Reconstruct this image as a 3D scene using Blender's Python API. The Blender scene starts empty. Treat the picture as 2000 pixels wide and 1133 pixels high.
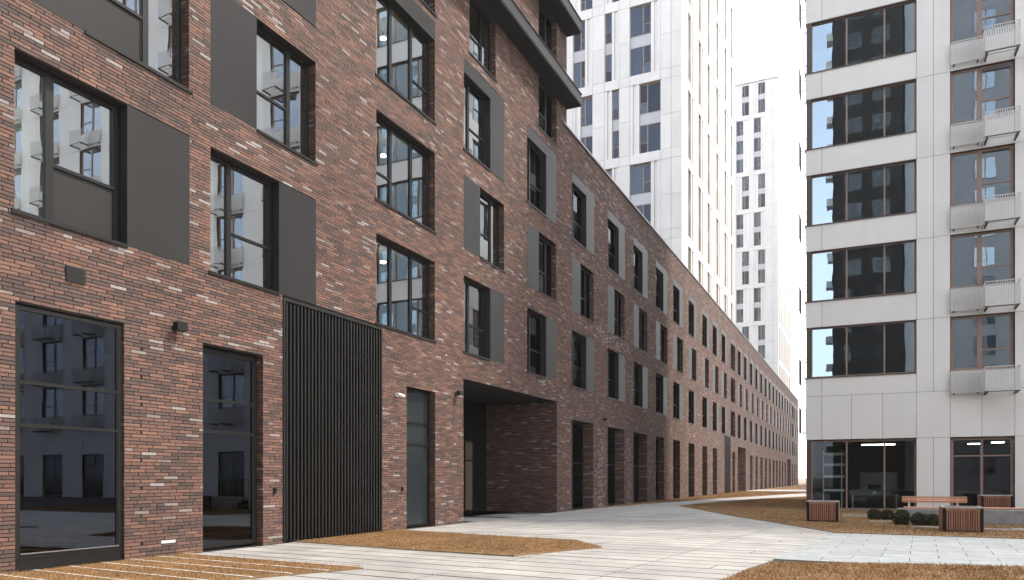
import bpy, math, random
import numpy as np
from mathutils import Vector

R = math.radians
sc = bpy.context.scene
col = sc.collection

# ------------------------------------------------------------------ camera, sky, sun, exposure
cam_d = bpy.data.cameras.new('camera')
cam = bpy.data.objects.new('camera', cam_d); col.objects.link(cam)
cam.location = (12.8, 0.0, 1.6)
cam.rotation_euler = (R(90), 0, R(25.109))
cam_d.sensor_width = 36.0
cam_d.lens = 1466.0 / 2000.0 * 36.0
cam_d.shift_y = (933.0 - 566.5) / 2000.0
cam_d.clip_start = 0.1; cam_d.clip_end = 2500
sc.camera = cam

SUN_EL, SUN_AZ = 55.0, 31.0          # azimuth counted from +X towards +Y
SKY_STRENGTH = 0.15
SUN_STRENGTH = 2.3
EXPOSURE = 1.2
HAZE = 0.00034

world = bpy.data.worlds.new('World'); sc.world = world
world.use_nodes = True
wn, wl = world.node_tree.nodes, world.node_tree.links
wn.clear()
wo = wn.new('ShaderNodeOutputWorld'); bg = wn.new('ShaderNodeBackground')
sky = wn.new('ShaderNodeTexSky'); sky.sky_type = 'NISHITA'; sky.sun_disc = False
sky.sun_elevation = R(SUN_EL); sky.sun_rotation = R(90 - SUN_AZ)
sky.air_density = 1.0; sky.dust_density = 2.0; sky.ozone_density = 1.0
tc = wn.new('ShaderNodeTexCoord')
nz = wn.new('ShaderNodeTexNoise'); nz.inputs['Scale'].default_value = 2.2; nz.inputs['Detail'].default_value = 5
nz.inputs['Roughness'].default_value = 0.55
ramp = wn.new('ShaderNodeValToRGB'); ramp.color_ramp.elements[0].position = 0.40; ramp.color_ramp.elements[1].position = 0.58
sep = wn.new('ShaderNodeSeparateXYZ')
hz = wn.new('ShaderNodeMapRange'); hz.inputs['From Min'].default_value = 0.25; hz.inputs['From Max'].default_value = 0.75
hz.inputs['To Min'].default_value = 1.0; hz.inputs['To Max'].default_value = 0.0
mx = wn.new('ShaderNodeMath'); mx.operation = 'MAXIMUM'
mixc = wn.new('ShaderNodeMix'); mixc.data_type = 'RGBA'
mixc.inputs['B'].default_value = (12.0, 12.0, 12.0, 1)
wl.new(tc.outputs['Generated'], nz.inputs['Vector']); wl.new(tc.outputs['Generated'], sep.inputs[0])
wl.new(nz.outputs['Fac'], ramp.inputs['Fac']); wl.new(sep.outputs['Z'], hz.inputs['Value'])
yb = wn.new('ShaderNodeMapRange'); yb.inputs['From Min'].default_value = -0.75; yb.inputs['From Max'].default_value = 0.05; yb.inputs['To Min'].default_value = 0.42
ym = wn.new('ShaderNodeMath'); ym.operation = 'MULTIPLY'; wl.new(sep.outputs['Y'], yb.inputs['Value']); wl.new(yb.outputs[0], ym.inputs[0]); wl.new(ramp.outputs['Color'], ym.inputs[1])
hm_ = wn.new('ShaderNodeMath'); hm_.operation = 'MULTIPLY'; wl.new(yb.outputs[0], hm_.inputs[0]); wl.new(hz.outputs['Result'], hm_.inputs[1])
wl.new(ym.outputs[0], mx.inputs[0]); wl.new(hm_.outputs[0], mx.inputs[1])
wl.new(mx.outputs[0], mixc.inputs['Factor']); wl.new(sky.outputs['Color'], mixc.inputs['A'])
wl.new(mixc.outputs['Result'], bg.inputs['Color']); bg.inputs['Strength'].default_value = SKY_STRENGTH
wl.new(bg.outputs[0], wo.inputs['Surface'])

sd = bpy.data.lights.new('sun', 'SUN'); sd.energy = SUN_STRENGTH; sd.angle = R(5.0); sd.color = (1.0, 0.93, 0.84)
sun = bpy.data.objects.new('sun', sd); col.objects.link(sun)
sdir = Vector((math.cos(R(SUN_EL)) * math.cos(R(SUN_AZ)), math.cos(R(SUN_EL)) * math.sin(R(SUN_AZ)), math.sin(R(SUN_EL))))
sun.rotation_euler = sdir.to_track_quat('Z', 'Y').to_euler(); sun.location = (40, 20, 60)

sc.view_settings.view_transform = 'Standard'; sc.view_settings.look = 'None'
sc.view_settings.gamma = 1; sc.view_settings.use_curve_mapping = False
sc.view_settings.exposure = EXPOSURE
sc.cycles.caustics_reflective = False; sc.cycles.caustics_refractive = False
sc.cycles.sample_clamp_indirect = 6.0
sc.cycles.max_bounces = 8; sc.cycles.diffuse_bounces = 3; sc.cycles.glossy_bounces = 4
sc.cycles.transparent_max_bounces = 10; sc.cycles.volume_bounces = 0

rng = np.random.default_rng(7); random.seed(7)

# ------------------------------------------------------------------ materials
def new_mat(name):
    m = bpy.data.materials.new(name); m.use_nodes = True
    n = m.node_tree.nodes; p = n.get('Principled BSDF'); return m, n, m.node_tree.links, p

def pos_noise(n, l, scale, detail=4, stretch=None, rough=0.55):
    g = n.new('ShaderNodeNewGeometry'); t = n.new('ShaderNodeTexNoise')
    t.inputs['Scale'].default_value = scale; t.inputs['Detail'].default_value = detail; t.inputs['Roughness'].default_value = rough
    if stretch:
        mp = n.new('ShaderNodeMapping'); mp.inputs['Scale'].default_value = stretch
        l.new(g.outputs['Position'], mp.inputs['Vector']); l.new(mp.outputs[0], t.inputs['Vector'])
    else: l.new(g.outputs['Position'], t.inputs['Vector'])
    return t

def mottled(name, c1, c2, scale=3.0, rough=0.7, bump=0.0, bscale=60, stretch=None, spec=0.5, metallic=0.0, lo=0.3, hi=0.7, random_amt=0.0, grime=0.0, grime2=0.0):
    grime = grime or grime2
    m, n, l, p = new_mat(name)
    t = pos_noise(n, l, scale, 6, stretch)
    r = n.new('ShaderNodeValToRGB'); r.color_ramp.elements[0].position = lo; r.color_ramp.elements[1].position = hi
    r.color_ramp.elements[0].color = (*c1, 1); r.color_ramp.elements[1].color = (*c2, 1)
    l.new(t.outputs['Fac'], r.inputs['Fac'])
    out = r.outputs['Color']
    if random_amt:
        oi = n.new('ShaderNodeObjectInfo'); mr = n.new('ShaderNodeMapRange')
        mr.inputs['To Min'].default_value = 1 - random_amt; mr.inputs['To Max'].default_value = 1 + random_amt
        l.new(oi.outputs['Random'], mr.inputs['Value'])
        hs = n.new('ShaderNodeHueSaturation'); l.new(mr.outputs['Result'], hs.inputs['Value']); l.new(out, hs.inputs['Color']); out = hs.outputs['Color']
    if grime:
        t3 = pos_noise(n, l, 1.0, 5, (2.2, 2.2, 0.25)) if not grime2 else pos_noise(n, l, 0.45, 8, rough=0.7)
        mr = n.new('ShaderNodeMapRange'); mr.inputs['From Min'].default_value = 0.35; mr.inputs['From Max'].default_value = 0.7
        mr.inputs['To Min'].default_value = 1.0; mr.inputs['To Max'].default_value = 1.0 - grime
        l.new(t3.outputs['Fac'], mr.inputs['Value'])
        hs2 = n.new('ShaderNodeHueSaturation'); l.new(mr.outputs['Result'], hs2.inputs['Value']); l.new(out, hs2.inputs['Color']); out = hs2.outputs['Color']
    l.new(out, p.inputs['Base Color'])
    p.inputs['Roughness'].default_value = rough; p.inputs['Metallic'].default_value = metallic
    p.inputs['Specular IOR Level'].default_value = spec
    if bump:
        t2 = pos_noise(n, l, bscale, 4, stretch); b = n.new('ShaderNodeBump'); b.inputs['Strength'].default_value = bump; b.inputs['Distance'].default_value = 0.01
        l.new(t2.outputs['Fac'], b.inputs['Height']); l.new(b.outputs[0], p.inputs['Normal'])
    return m

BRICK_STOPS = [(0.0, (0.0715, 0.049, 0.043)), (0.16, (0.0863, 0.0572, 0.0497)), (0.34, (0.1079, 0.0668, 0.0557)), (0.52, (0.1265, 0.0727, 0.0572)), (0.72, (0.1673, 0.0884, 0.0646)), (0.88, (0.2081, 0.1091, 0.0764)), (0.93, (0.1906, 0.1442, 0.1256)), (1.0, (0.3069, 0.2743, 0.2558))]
def brick_ramp(n):
    r = n.new('ShaderNodeValToRGB'); cr = r.color_ramp
    cr.elements[0].position, cr.elements[0].color = BRICK_STOPS[0][0], (*BRICK_STOPS[0][1], 1)
    cr.elements[1].position, cr.elements[1].color = 1.0, (*BRICK_STOPS[-1][1], 1)
    for p_, c_ in BRICK_STOPS[1:-1]:
        e = cr.elements.new(p_); e.color = (*c_, 1)
    return r
def brick_mat():
    m, n, l, p = new_mat('brick_clay')
    a = n.new('ShaderNodeAttribute'); a.attribute_name = 'tint'
    r = brick_ramp(n); l.new(a.outputs['Fac'], r.inputs['Fac'])
    t = pos_noise(n, l, 22, 6); mr = n.new('ShaderNodeMapRange'); mr.inputs['From Min'].default_value = 0.25; mr.inputs['From Max'].default_value = 0.75
    mr.inputs['To Min'].default_value = 0.72; mr.inputs['To Max'].default_value = 1.28
    l.new(t.outputs['Fac'], mr.inputs['Value'])
    t0 = pos_noise(n, l, 0.35, 4); mr0 = n.new('ShaderNodeMapRange'); mr0.inputs['From Min'].default_value = 0.3; mr0.inputs['From Max'].default_value = 0.7
    mr0.inputs['To Min'].default_value = 0.86; mr0.inputs['To Max'].default_value = 1.1
    l.new(t0.outputs['Fac'], mr0.inputs['Value'])
    mu = n.new('ShaderNodeMath'); mu.operation = 'MULTIPLY'; l.new(mr.outputs[0], mu.inputs[0]); l.new(mr0.outputs[0], mu.inputs[1])
    hs = n.new('ShaderNodeHueSaturation'); hs.inputs['Saturation'].default_value = 0.97; l.new(mu.outputs[0], hs.inputs['Value']); l.new(r.outputs[0], hs.inputs['Color'])
    l.new(hs.outputs[0], p.inputs['Base Color']); p.inputs['Roughness'].default_value = 0.78
    p.inputs['Specular IOR Level'].default_value = 0.35
    b = n.new('ShaderNodeBump'); b.inputs['Strength'].default_value = 0.5; b.inputs['Distance'].default_value = 0.006
    t2 = pos_noise(n, l, 90, 5); l.new(t2.outputs['Fac'], b.inputs['Height']); l.new(b.outputs[0], p.inputs['Normal'])
    return m
def brick_wall_mat():
    m, n, l, p = new_mat('brickwork_bond')
    g = n.new('ShaderNodeNewGeometry'); s = n.new('ShaderNodeSeparateXYZ'); l.new(g.outputs['Position'], s.inputs[0])
    su = n.new('ShaderNodeMath'); su.operation = 'SUBTRACT'; l.new(s.outputs['Y'], su.inputs[0]); l.new(s.outputs['X'], su.inputs[1])
    c = n.new('ShaderNodeCombineXYZ'); l.new(su.outputs[0], c.inputs[0]); l.new(s.outputs['Z'], c.inputs[1])
    bt = n.new('ShaderNodeTexBrick'); bt.inputs['Scale'].default_value = 1; bt.inputs['Brick Width'].default_value = 0.35
    bt.inputs['Row Height'].default_value = 0.068; bt.inputs['Mortar Size'].default_value = 0.005; bt.inputs['Mortar Smooth'].default_value = 0.1
    bt.offset = 0.4
    bt.inputs['Color1'].default_value = (0, 0, 0, 1); bt.inputs['Color2'].default_value = (1, 1, 1, 1); bt.inputs['Mortar'].default_value = (0, 0, 0, 1)
    l.new(c.outputs[0], bt.inputs['Vector'])
    r = brick_ramp(n); l.new(bt.outputs['Color'], r.inputs['Fac'])
    t0 = pos_noise(n, l, 0.5, 5); mr0 = n.new('ShaderNodeMapRange'); mr0.inputs['From Min'].default_value = 0.3; mr0.inputs['From Max'].default_value = 0.7
    mr0.inputs['To Min'].default_value = 0.8; mr0.inputs['To Max'].default_value = 1.15; l.new(t0.outputs['Fac'], mr0.inputs['Value'])
    hs = n.new('ShaderNodeHueSaturation'); hs.inputs['Saturation'].default_value = 0.97; l.new(mr0.outputs[0], hs.inputs['Value']); l.new(r.outputs[0], hs.inputs['Color'])
    mi = n.new('ShaderNodeMix'); mi.data_type = 'RGBA'; l.new(bt.outputs['Fac'], mi.inputs['Factor']); l.new(hs.outputs[0], mi.inputs['A'])
    mi.inputs['B'].default_value = (0.035, 0.028, 0.026, 1)
    l.new(mi.outputs['Result'], p.inputs['Base Color']); p.inputs['Roughness'].default_value = 0.8; p.inputs['Specular IOR Level'].default_value = 0.3
    b = n.new('ShaderNodeBump'); b.invert = True; b.inputs['Strength'].default_value = 0.7; b.inputs['Distance'].default_value = 0.012
    l.new(bt.outputs['Fac'], b.inputs['Height']); l.new(b.outputs[0], p.inputs['Normal'])
    return m
def glass_mat(name, tint, base_fac, refl=(0.9, 0.93, 0.95), wave=0.25, rough=0.0, ior=1.6, rnd=0.0):
    m = bpy.data.materials.new(name); m.use_nodes = True; n = m.node_tree.nodes; l = m.node_tree.links; n.clear()
    o = n.new('ShaderNodeOutputMaterial'); tr = n.new('ShaderNodeBsdfTransparent'); gl = n.new('ShaderNodeBsdfGlossy')
    tr.inputs['Color'].default_value = (*tint, 1); gl.inputs['Color'].default_value = (*refl, 1); gl.inputs['Roughness'].default_value = rough
    fr = n.new('ShaderNodeFresnel'); fr.inputs['IOR'].default_value = ior
    mr = n.new('ShaderNodeMapRange'); mr.inputs['To Min'].default_value = base_fac; mr.inputs['To Max'].default_value = 1.0
    l.new(fr.outputs[0], mr.inputs['Value'])
    if rnd:
        oi = n.new('ShaderNodeObjectInfo'); m2 = n.new('ShaderNodeMapRange'); m2.inputs['To Min'].default_value = base_fac; m2.inputs['To Max'].default_value = base_fac + rnd
        l.new(oi.outputs['Random'], m2.inputs['Value']); l.new(m2.outputs[0], mr.inputs['To Min'])
    ge = n.new('ShaderNodeNewGeometry'); fm_ = n.new('ShaderNodeMath'); fm_.operation = 'SUBTRACT'; fm_.inputs[0].default_value = 1.0; l.new(ge.outputs['Backfacing'], fm_.inputs[1])
    fx = n.new('ShaderNodeMath'); fx.operation = 'MULTIPLY'; l.new(fm_.outputs[0], fx.inputs[0]); l.new(mr.outputs[0], fx.inputs[1])   # the rear face of a pane only lets light through
    mi = n.new('ShaderNodeMixShader'); l.new(fx.outputs[0], mi.inputs[0]); l.new(tr.outputs[0], mi.inputs[1]); l.new(gl.outputs[0], mi.inputs[2])
    t = pos_noise(n, l, 1.1, 1); b = n.new('ShaderNodeBump'); b.inputs['Strength'].default_value = wave; b.inputs['Distance'].default_value = 0.004
    l.new(t.outputs['Fac'], b.inputs['Height']); l.new(b.outputs[0], gl.inputs['Normal'])
    l.new(mi.outputs[0], o.inputs['Surface'])
    return m
def emit_mat(name, c, s):
    m = bpy.data.materials.new(name); m.use_nodes = True; n = m.node_tree.nodes; p = n['Principled BSDF']
    p.inputs['Emission Color'].default_value = (*c, 1); p.inputs['Emission Strength'].default_value = s; p.inputs['Base Color'].default_value = (*c, 1)
    return m
def wood_mat(name, c1, c2):
    m, n, l, p = new_mat(name)
    t = pos_noise(n, l, 1.0, 6, (30, 30, 3)); r = n.new('ShaderNodeValToRGB')
    r.color_ramp.elements[0].position = 0.3; r.color_ramp.elements[1].position = 0.7
    r.color_ramp.elements[0].color = (*c1, 1); r.color_ramp.elements[1].color = (*c2, 1); l.new(t.outputs['Fac'], r.inputs['Fac'])
    oi = n.new('ShaderNodeObjectInfo'); mr = n.new('ShaderNodeMapRange'); mr.inputs['To Min'].default_value = 0.78; mr.inputs['To Max'].default_value = 1.22
    l.new(oi.outputs['Random'], mr.inputs['Value']); hs = n.new('ShaderNodeHueSaturation'); l.new(mr.outputs[0], hs.inputs['Value']); l.new(r.outputs[0], hs.inputs['Color'])
    l.new(hs.outputs[0], p.inputs['Base Color']); p.inputs['Roughness'].default_value = 0.6
    return m
def attr_mat(name, stops, rough=0.9):
    m, n, l, p = new_mat(name)
    a = n.new('ShaderNodeAttribute'); a.attribute_name = 'tint'; r = n.new('ShaderNodeValToRGB'); cr = r.color_ramp
    cr.elements[0].position = stops[0][0]; cr.elements[0].color = (*stops[0][1], 1)
    cr.elements[1].position = stops[-1][0]; cr.elements[1].color = (*stops[-1][1], 1)
    for p_, c_ in stops[1:-1]: cr.elements.new(p_).color = (*c_, 1)
    l.new(a.outputs['Fac'], r.inputs['Fac'])
    t0 = pos_noise(n, l, 0.9, 5); mr0 = n.new('ShaderNodeMapRange'); mr0.inputs['From Min'].default_value = 0.3; mr0.inputs['From Max'].default_value = 0.7
    mr0.inputs['To Min'].default_value = 0.8; mr0.inputs['To Max'].default_value = 1.2; l.new(t0.outputs['Fac'], mr0.inputs['Value'])
    hs = n.new('ShaderNodeHueSaturation'); l.new(mr0.outputs[0], hs.inputs['Value']); l.new(r.outputs[0], hs.inputs['Color'])
    l.new(hs.outputs[0], p.inputs['Base Color']); p.inputs['Roughness'].default_value = rough; p.inputs['Specular IOR Level'].default_value = 0.2
    return m

M = {}
M['brick'] = brick_mat(); M['brickwork'] = brick_wall_mat()
M['mortar'] = mottled('dark_mortar', (0.012, 0.010, 0.009), (0.024, 0.019, 0.017), 8, 0.95)
M['metal_panel'] = mottled('grey_metal_panel', (0.030, 0.0288, 0.028), (0.035, 0.0335, 0.0325), 0.7, 0.42, spec=0.16, metallic=0.0, random_amt=0.08)
M['black_frame'] = mottled('black_frame', (0.009, 0.0085, 0.008), (0.014, 0.013, 0.012), 5, 0.45, spec=0.3)
M['dark_slat'] = mottled('dark_slat', (0.013, 0.012, 0.011), (0.018, 0.017, 0.016), 2, 0.5, spec=0.3)
M['black'] = mottled('black_cavity', (0.006, 0.006, 0.006), (0.009, 0.009, 0.009), 2, 0.9)
M['glass_up'] = glass_mat('reflective_glass', (0.74, 0.78, 0.77), 0.50)
M['glass_dim'] = glass_mat('deep_glass', (0.35, 0.37, 0.37), 0.08, refl=(0.30, 0.32, 0.34), wave=0.1)
M['glass_gr'] = glass_mat('dark_glass', (0.30, 0.33, 0.33), 0.07, refl=(0.50, 0.56, 0.68), wave=0.12)
M['glass_white'] = glass_mat('office_glass', (0.45, 0.47, 0.48), 0.46, refl=(0.70, 0.86, 0.98))
M['glass_balcony'] = glass_mat('balcony_glass', (0.35, 0.37, 0.38), 0.27, refl=(0.74, 0.86, 0.98))
M['glass_tower'] = glass_mat('tower_glass', (0.10, 0.12, 0.15), 0.01, refl=(0.50, 0.60, 0.75), rnd=0.14)
M['glass_shop'] = glass_mat('shop_glass', (0.80, 0.84, 0.84), 0.03, refl=(0.42, 0.48, 0.58))
M['opaque_glass'] = mottled('opaque_door_glass', (0.016, 0.021, 0.023), (0.021, 0.027, 0.030), 1, 0.2, spec=0.4)
M['coping'] = mottled('coping_metal', (0.20, 0.20, 0.20), (0.26, 0.26, 0.26), 2, 0.4, metallic=0.5)
M['panel'] = mottled('off_white_panel', (0.775, 0.755, 0.72), (0.82, 0.80, 0.765), 0.9, 0.55, random_amt=0.035, grime=0.03)
M['tower'] = mottled('white_tower_panel', (0.69, 0.68, 0.665), (0.75, 0.74, 0.725), 0.5, 0.6, random_amt=0.05, grime=0.06)
M['spandrel'] = mottled('pale_spandrel', (0.46, 0.47, 0.50), (0.50, 0.51, 0.54), 0.5, 0.3)
M['rib'] = mottled('beige_rib', (0.56, 0.53, 0.48), (0.64, 0.61, 0.56), 0.5, 0.6)
M['joint'] = mottled('joint_dark', (0.05, 0.045, 0.04), (0.07, 0.065, 0.06), 3, 0.9)
M['brown_frame'] = mottled('brown_frame', (0.25, 0.165, 0.125), (0.31, 0.21, 0.165), 3, 0.45)
M['bronze'] = mottled('bronze_metal', (0.07, 0.045, 0.035), (0.09, 0.06, 0.047), 3, 0.45)
M['rail'] = mottled('grey_rail', (0.58, 0.57, 0.55), (0.66, 0.65, 0.63), 3, 0.5)
M['paving'] = mottled('pale_paving', (0.295, 0.280, 0.258), (0.42, 0.402, 0.374), 1.1, 0.7, bump=0.3, bscale=45, random_amt=0.10, grime2=0.30, lo=0.25, hi=0.75)
M['paver'] = mottled('grey_paver', (0.23, 0.25, 0.25), (0.32, 0.34, 0.34), 3, 0.7, bump=0.3, bscale=60, random_amt=0.08, grime2=0.18)
M['joint_ground'] = mottled('ground_joint', (0.035, 0.03, 0.026), (0.07, 0.062, 0.052), 6, 0.95)
M['edging'] = mottled('concrete_edging', (0.45, 0.42, 0.38), (0.62, 0.58, 0.53), 9, 0.85)
M['soil'] = mottled('dry_turf_soil', (0.15, 0.092, 0.045), (0.25, 0.155, 0.075), 7, 0.95, bump=0.6, bscale=40)
M['blade'] = attr_mat('dry_grass', [(0.0, (0.15, 0.088, 0.038)), (0.4, (0.32, 0.178, 0.074)), (0.8, (0.42, 0.250, 0.115)), (0.93, (0.44, 0.32, 0.19)), (1.0, (0.15, 0.15, 0.045))])
M['leaf'] = attr_mat('box_leaf', [(0.0, (0.010, 0.014, 0.006)), (0.5, (0.034, 0.046, 0.014)), (1.0, (0.20, 0.20, 0.075))], 0.6)
M['concrete'] = mottled('concrete', (0.24, 0.235, 0.23), (0.34, 0.335, 0.325), 4, 0.85, bump=0.3, bscale=30, grime=0.15)
M['wood'] = wood_mat('larch_slat', (0.27, 0.115, 0.068), (0.40, 0.19, 0.115))
M['wood_seat'] = wood_mat('seat_wood', (0.55, 0.27, 0.15), (0.68, 0.38, 0.24))
M['plate'] = mottled('planter_rim', (0.38, 0.37, 0.36), (0.48, 0.47, 0.46), 3, 0.5)
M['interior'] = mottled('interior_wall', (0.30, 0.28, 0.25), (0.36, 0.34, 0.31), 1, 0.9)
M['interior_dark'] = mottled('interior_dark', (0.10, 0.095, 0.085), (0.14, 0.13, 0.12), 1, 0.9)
M['curtain'] = mottled('pale_curtain', (0.62, 0.60, 0.55), (0.72, 0.70, 0.66), 1, 0.9, stretch=(20, 20, 0.5))
M['white_plastic'] = mottled('white_plastic', (0.7, 0.7, 0.7), (0.8, 0.8, 0.8), 3, 0.4)
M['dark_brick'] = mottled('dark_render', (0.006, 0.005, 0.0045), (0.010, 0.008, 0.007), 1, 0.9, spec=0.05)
M['grey_block'] = mottled('grey_block_cladding', (0.20, 0.21, 0.225), (0.25, 0.26, 0.275), 0.6, 0.7)
M['ground'] = mottled('ground_soil', (0.14, 0.10, 0.06), (0.20, 0.15, 0.09), 0.4, 0.95)
M['lamp'] = emit_mat('lamp_glow', (1.0, 0.86, 0.62), 30.0)
M['tube'] = emit_mat('tube_glow', (1.0, 0.95, 0.85), 9.0)
M['door_wood'] = wood_mat('door_wood', (0.10, 0.07, 0.048), (0.15, 0.105, 0.07))

# ------------------------------------------------------------------ helpers
def tag(o, label=None, cat=None, group=None, kind=None):
    if label: o['label'] = label
    if cat: o['category'] = cat
    if group: o['group'] = group
    if kind: o['kind'] = kind
    return o
def empty(name, loc=(0, 0, 0), rz=0.0):
    o = bpy.data.objects.new(name, None); col.objects.link(o); o.location = loc; o.rotation_euler = (0, 0, rz); o.empty_display_size = 0.3
    return o
class MB:
    def __init__(s): s.v = []; s.f = []; s.mi = []
    def box(s, x0, x1, y0, y1, z0, z1, mi=0):
        b = len(s.v)
        s.v += [(x0, y0, z0), (x1, y0, z0), (x1, y1, z0), (x0, y1, z0), (x0, y0, z1), (x1, y0, z1), (x1, y1, z1), (x0, y1, z1)]
        s.f += [(b, b + 3, b + 2, b + 1), (b + 4, b + 5, b + 6, b + 7), (b, b + 1, b + 5, b + 4), (b + 1, b + 2, b + 6, b + 5), (b + 2, b + 3, b + 7, b + 6), (b + 3, b, b + 4, b + 7)]
        s.mi += [mi] * 6
    def quad(s, a, b, c, d, mi=0):
        n = len(s.v); s.v += [a, b, c, d]; s.f.append((n, n + 1, n + 2, n + 3)); s.mi.append(mi)
    def bar(s, p, q, r=0.02, seg=8):
        p, q = Vector(p), Vector(q); d = (q - p).normalized(); a = d.orthogonal().normalized(); c = d.cross(a); n = len(s.v)
        for e in (p, q):
            for i in range(seg):
                t = 2 * math.pi * i / seg; s.v.append(tuple(e + (a * math.cos(t) + c * math.sin(t)) * r))
        for i in range(seg):
            j = (i + 1) % seg; s.f.append((n + i, n + j, n + seg + j, n + seg + i)); s.mi.append(0)
        s.f.append(tuple(n + i for i in reversed(range(seg)))); s.f.append(tuple(n + seg + i for i in range(seg))); s.mi += [0, 0]
    def mesh(s, name, mats):
        me = bpy.data.meshes.new(name); me.from_pydata(s.v, [], s.f)
        for m in (mats if isinstance(mats, (list, tuple)) else [mats]): me.materials.append(m)
        me.polygons.foreach_set('material_index', s.mi); me.update(); return me
def put(name, me, parent=None, loc=(0, 0, 0), rz=0.0):
    o = bpy.data.objects.new(name, me); col.objects.link(o)
    o.location = loc; o.rotation_euler = (0, 0, rz)
    if parent: o.parent = parent
    return o
CACHE = {}
def cbox(w, d, h, mat, bev=0.0):
    k = (round(w, 3), round(d, 3), round(h, 3), mat, bev)
    if k not in CACHE:
        if bev:
            import bmesh
            bm = bmesh.new(); bmesh.ops.create_cube(bm, size=1)
            for v in bm.verts: v.co = Vector(((v.co.x + .5) * w, (v.co.y + .5) * d, (v.co.z + .5) * h))
            bmesh.ops.bevel(bm, geom=bm.edges[:], offset=bev, segments=1, affect='EDGES')
            me = bpy.data.meshes.new('box_piece'); bm.to_mesh(me); bm.free(); me.materials.append(M[mat]); CACHE[k] = me
        else:
            b = MB(); b.box(0, w, 0, d, 0, h); CACHE[k] = b.mesh('box_piece', M[mat])
    return CACHE[k]

class Face:
    """a wall plane: u along it (to the right when one looks at it), d going into the wall, z up"""
    def __init__(s, parent, origin, rz):
        s.p = parent; s.o = Vector(origin); s.rz = rz; s.c = math.cos(rz); s.s = math.sin(rz)
        s.base = s.o - Vector(parent.location)
    def loc(s, u, d, z): return (s.base.x + s.c * u - s.s * d, s.base.y + s.s * u + s.c * d, s.base.z + z)
    def put(s, name, me, u=0, d=0, z=0): return put(name, me, s.p, s.loc(u, d, z), s.rz)
    def piece(s, name, u0, u1, z0, z1, mat, d=0.0, th=0.03, bev=0.0): return s.put(name, cbox(u1 - u0, th, z1 - z0, mat, bev), u0, d, z0)

def wall_cells(mb, u0, u1, z0, z1, holes, d=0.0, mi=0, jmi=0, splits=(), jambs=True):
    us = sorted({u0, u1} | {min(max(h[k], u0), u1) for h in holes for k in (0, 1)} | {x for x in splits if u0 < x < u1})
    zs = sorted({z0, z1} | {min(max(h[k], z0), z1) for h in holes for k in (2, 3)})
    for a, b in zip(us, us[1:]):
        run = None
        for c, e in zip(zs, zs[1:]):
            cu, cz = (a + b) / 2, (c + e) / 2
            if b - a < 1e-6 or e - c < 1e-6: continue
            inside = any(h[0] < cu < h[1] and h[2] < cz < h[3] for h in holes)
            if inside:
                if run: mb.quad((a, d, run[0]), (b, d, run[0]), (b, d, run[1]), (a, d, run[1]), mi); run = None
            else: run = [c, e] if run is None else [run[0], e]
        if run: mb.quad((a, d, run[0]), (b, d, run[0]), (b, d, run[1]), (a, d, run[1]), mi)
    if jambs:
        for h in holes:
            a, b, c, e = h[:4]; dp = h[4] if len(h) > 4 else 0.3
            if b < u0 + 1e-6 or a > u1 - 1e-6: continue
            a = max(a, u0); b = min(b, u1)
            if a > u0 + 1e-6 or a == h[0]: mb.quad((a, d, c), (a, d, e), (a, dp, e), (a, dp, c), jmi)
            mb.quad((b, d, c), (b, dp, c), (b, dp, e), (b, d, e), jmi)
            mb.quad((a, d, e), (b, d, e), (b, dp, e), (a, dp, e), jmi)
            mb.quad((a, d, c), (a, dp, c), (b, dp, c), (b, d, c), jmi)

WCACHE = {}
def window(face, u, z, w, h, d, style, frame='black_frame', glass='glass_up', name='window', infill=None, fw=0.055, mull=0.075, depth=0.07):
    """style: list of (x0, x1, transoms) in fractions of the width; transoms as fractions of the height"""
    key = (round(w, 3), round(h, 3), str(style), frame, glass, infill, fw, mull)
    if key not in WCACHE:
        f = MB(); panes = []
        f.box(0, w, 0, depth, 0, fw); f.box(0, w, 0, depth, h - fw, h); f.box(0, fw, 0, depth, fw, h - fw); f.box(w - fw, w, 0, depth, fw, h - fw)
        for i, (a, b, trs) in enumerate(style):
            xa = fw if i == 0 else a * w + mull / 2; xb = w - fw if i == len(style) - 1 else b * w - mull / 2
            if i < len(style) - 1: f.box(b * w - mull / 2, b * w + mull / 2, -0.012, depth + 0.02, fw, h - fw)
            zs = [fw] + [t * h for t in trs] + [h - fw]
            for j in range(len(zs) - 1):
                za = zs[j] + (0.03 if j > 0 else 0); zb = zs[j + 1] - (0.03 if j < len(zs) - 2 else 0)
                if j > 0: f.box(xa, xb, -0.006, depth, zs[j] - 0.03, zs[j] + 0.03)
                # sash bead inside the opening
                if trs:
                    f.box(xa, xa + 0.03, 0.012, depth - 0.005, za, zb); f.box(xb - 0.03, xb, 0.012, depth - 0.005, za, zb)
                    panes.append((xa + 0.03, xb - 0.03, za, zb, bool(infill and j == 0)))
                else: panes.append((xa, xb, za, zb, False))
        fm = f.mesh('window_frame', M[frame]); pm = []
        for (xa, xb, za, zb, inf) in panes:
            b = MB(); b.box(0, xb - xa, 0, 0.016, 0, zb - za)
            pm.append((b.mesh('pane', M[infill if inf else glass]), (xa, 0.032, za), 'infill_panel' if inf else 'pane'))
        WCACHE[key] = (fm, pm)
    fm, pm = WCACHE[key]
    o = face.put(name, fm, u, d, z)
    for me, lc, nm in pm: put(nm, me, o, lc)
    return o

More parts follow.
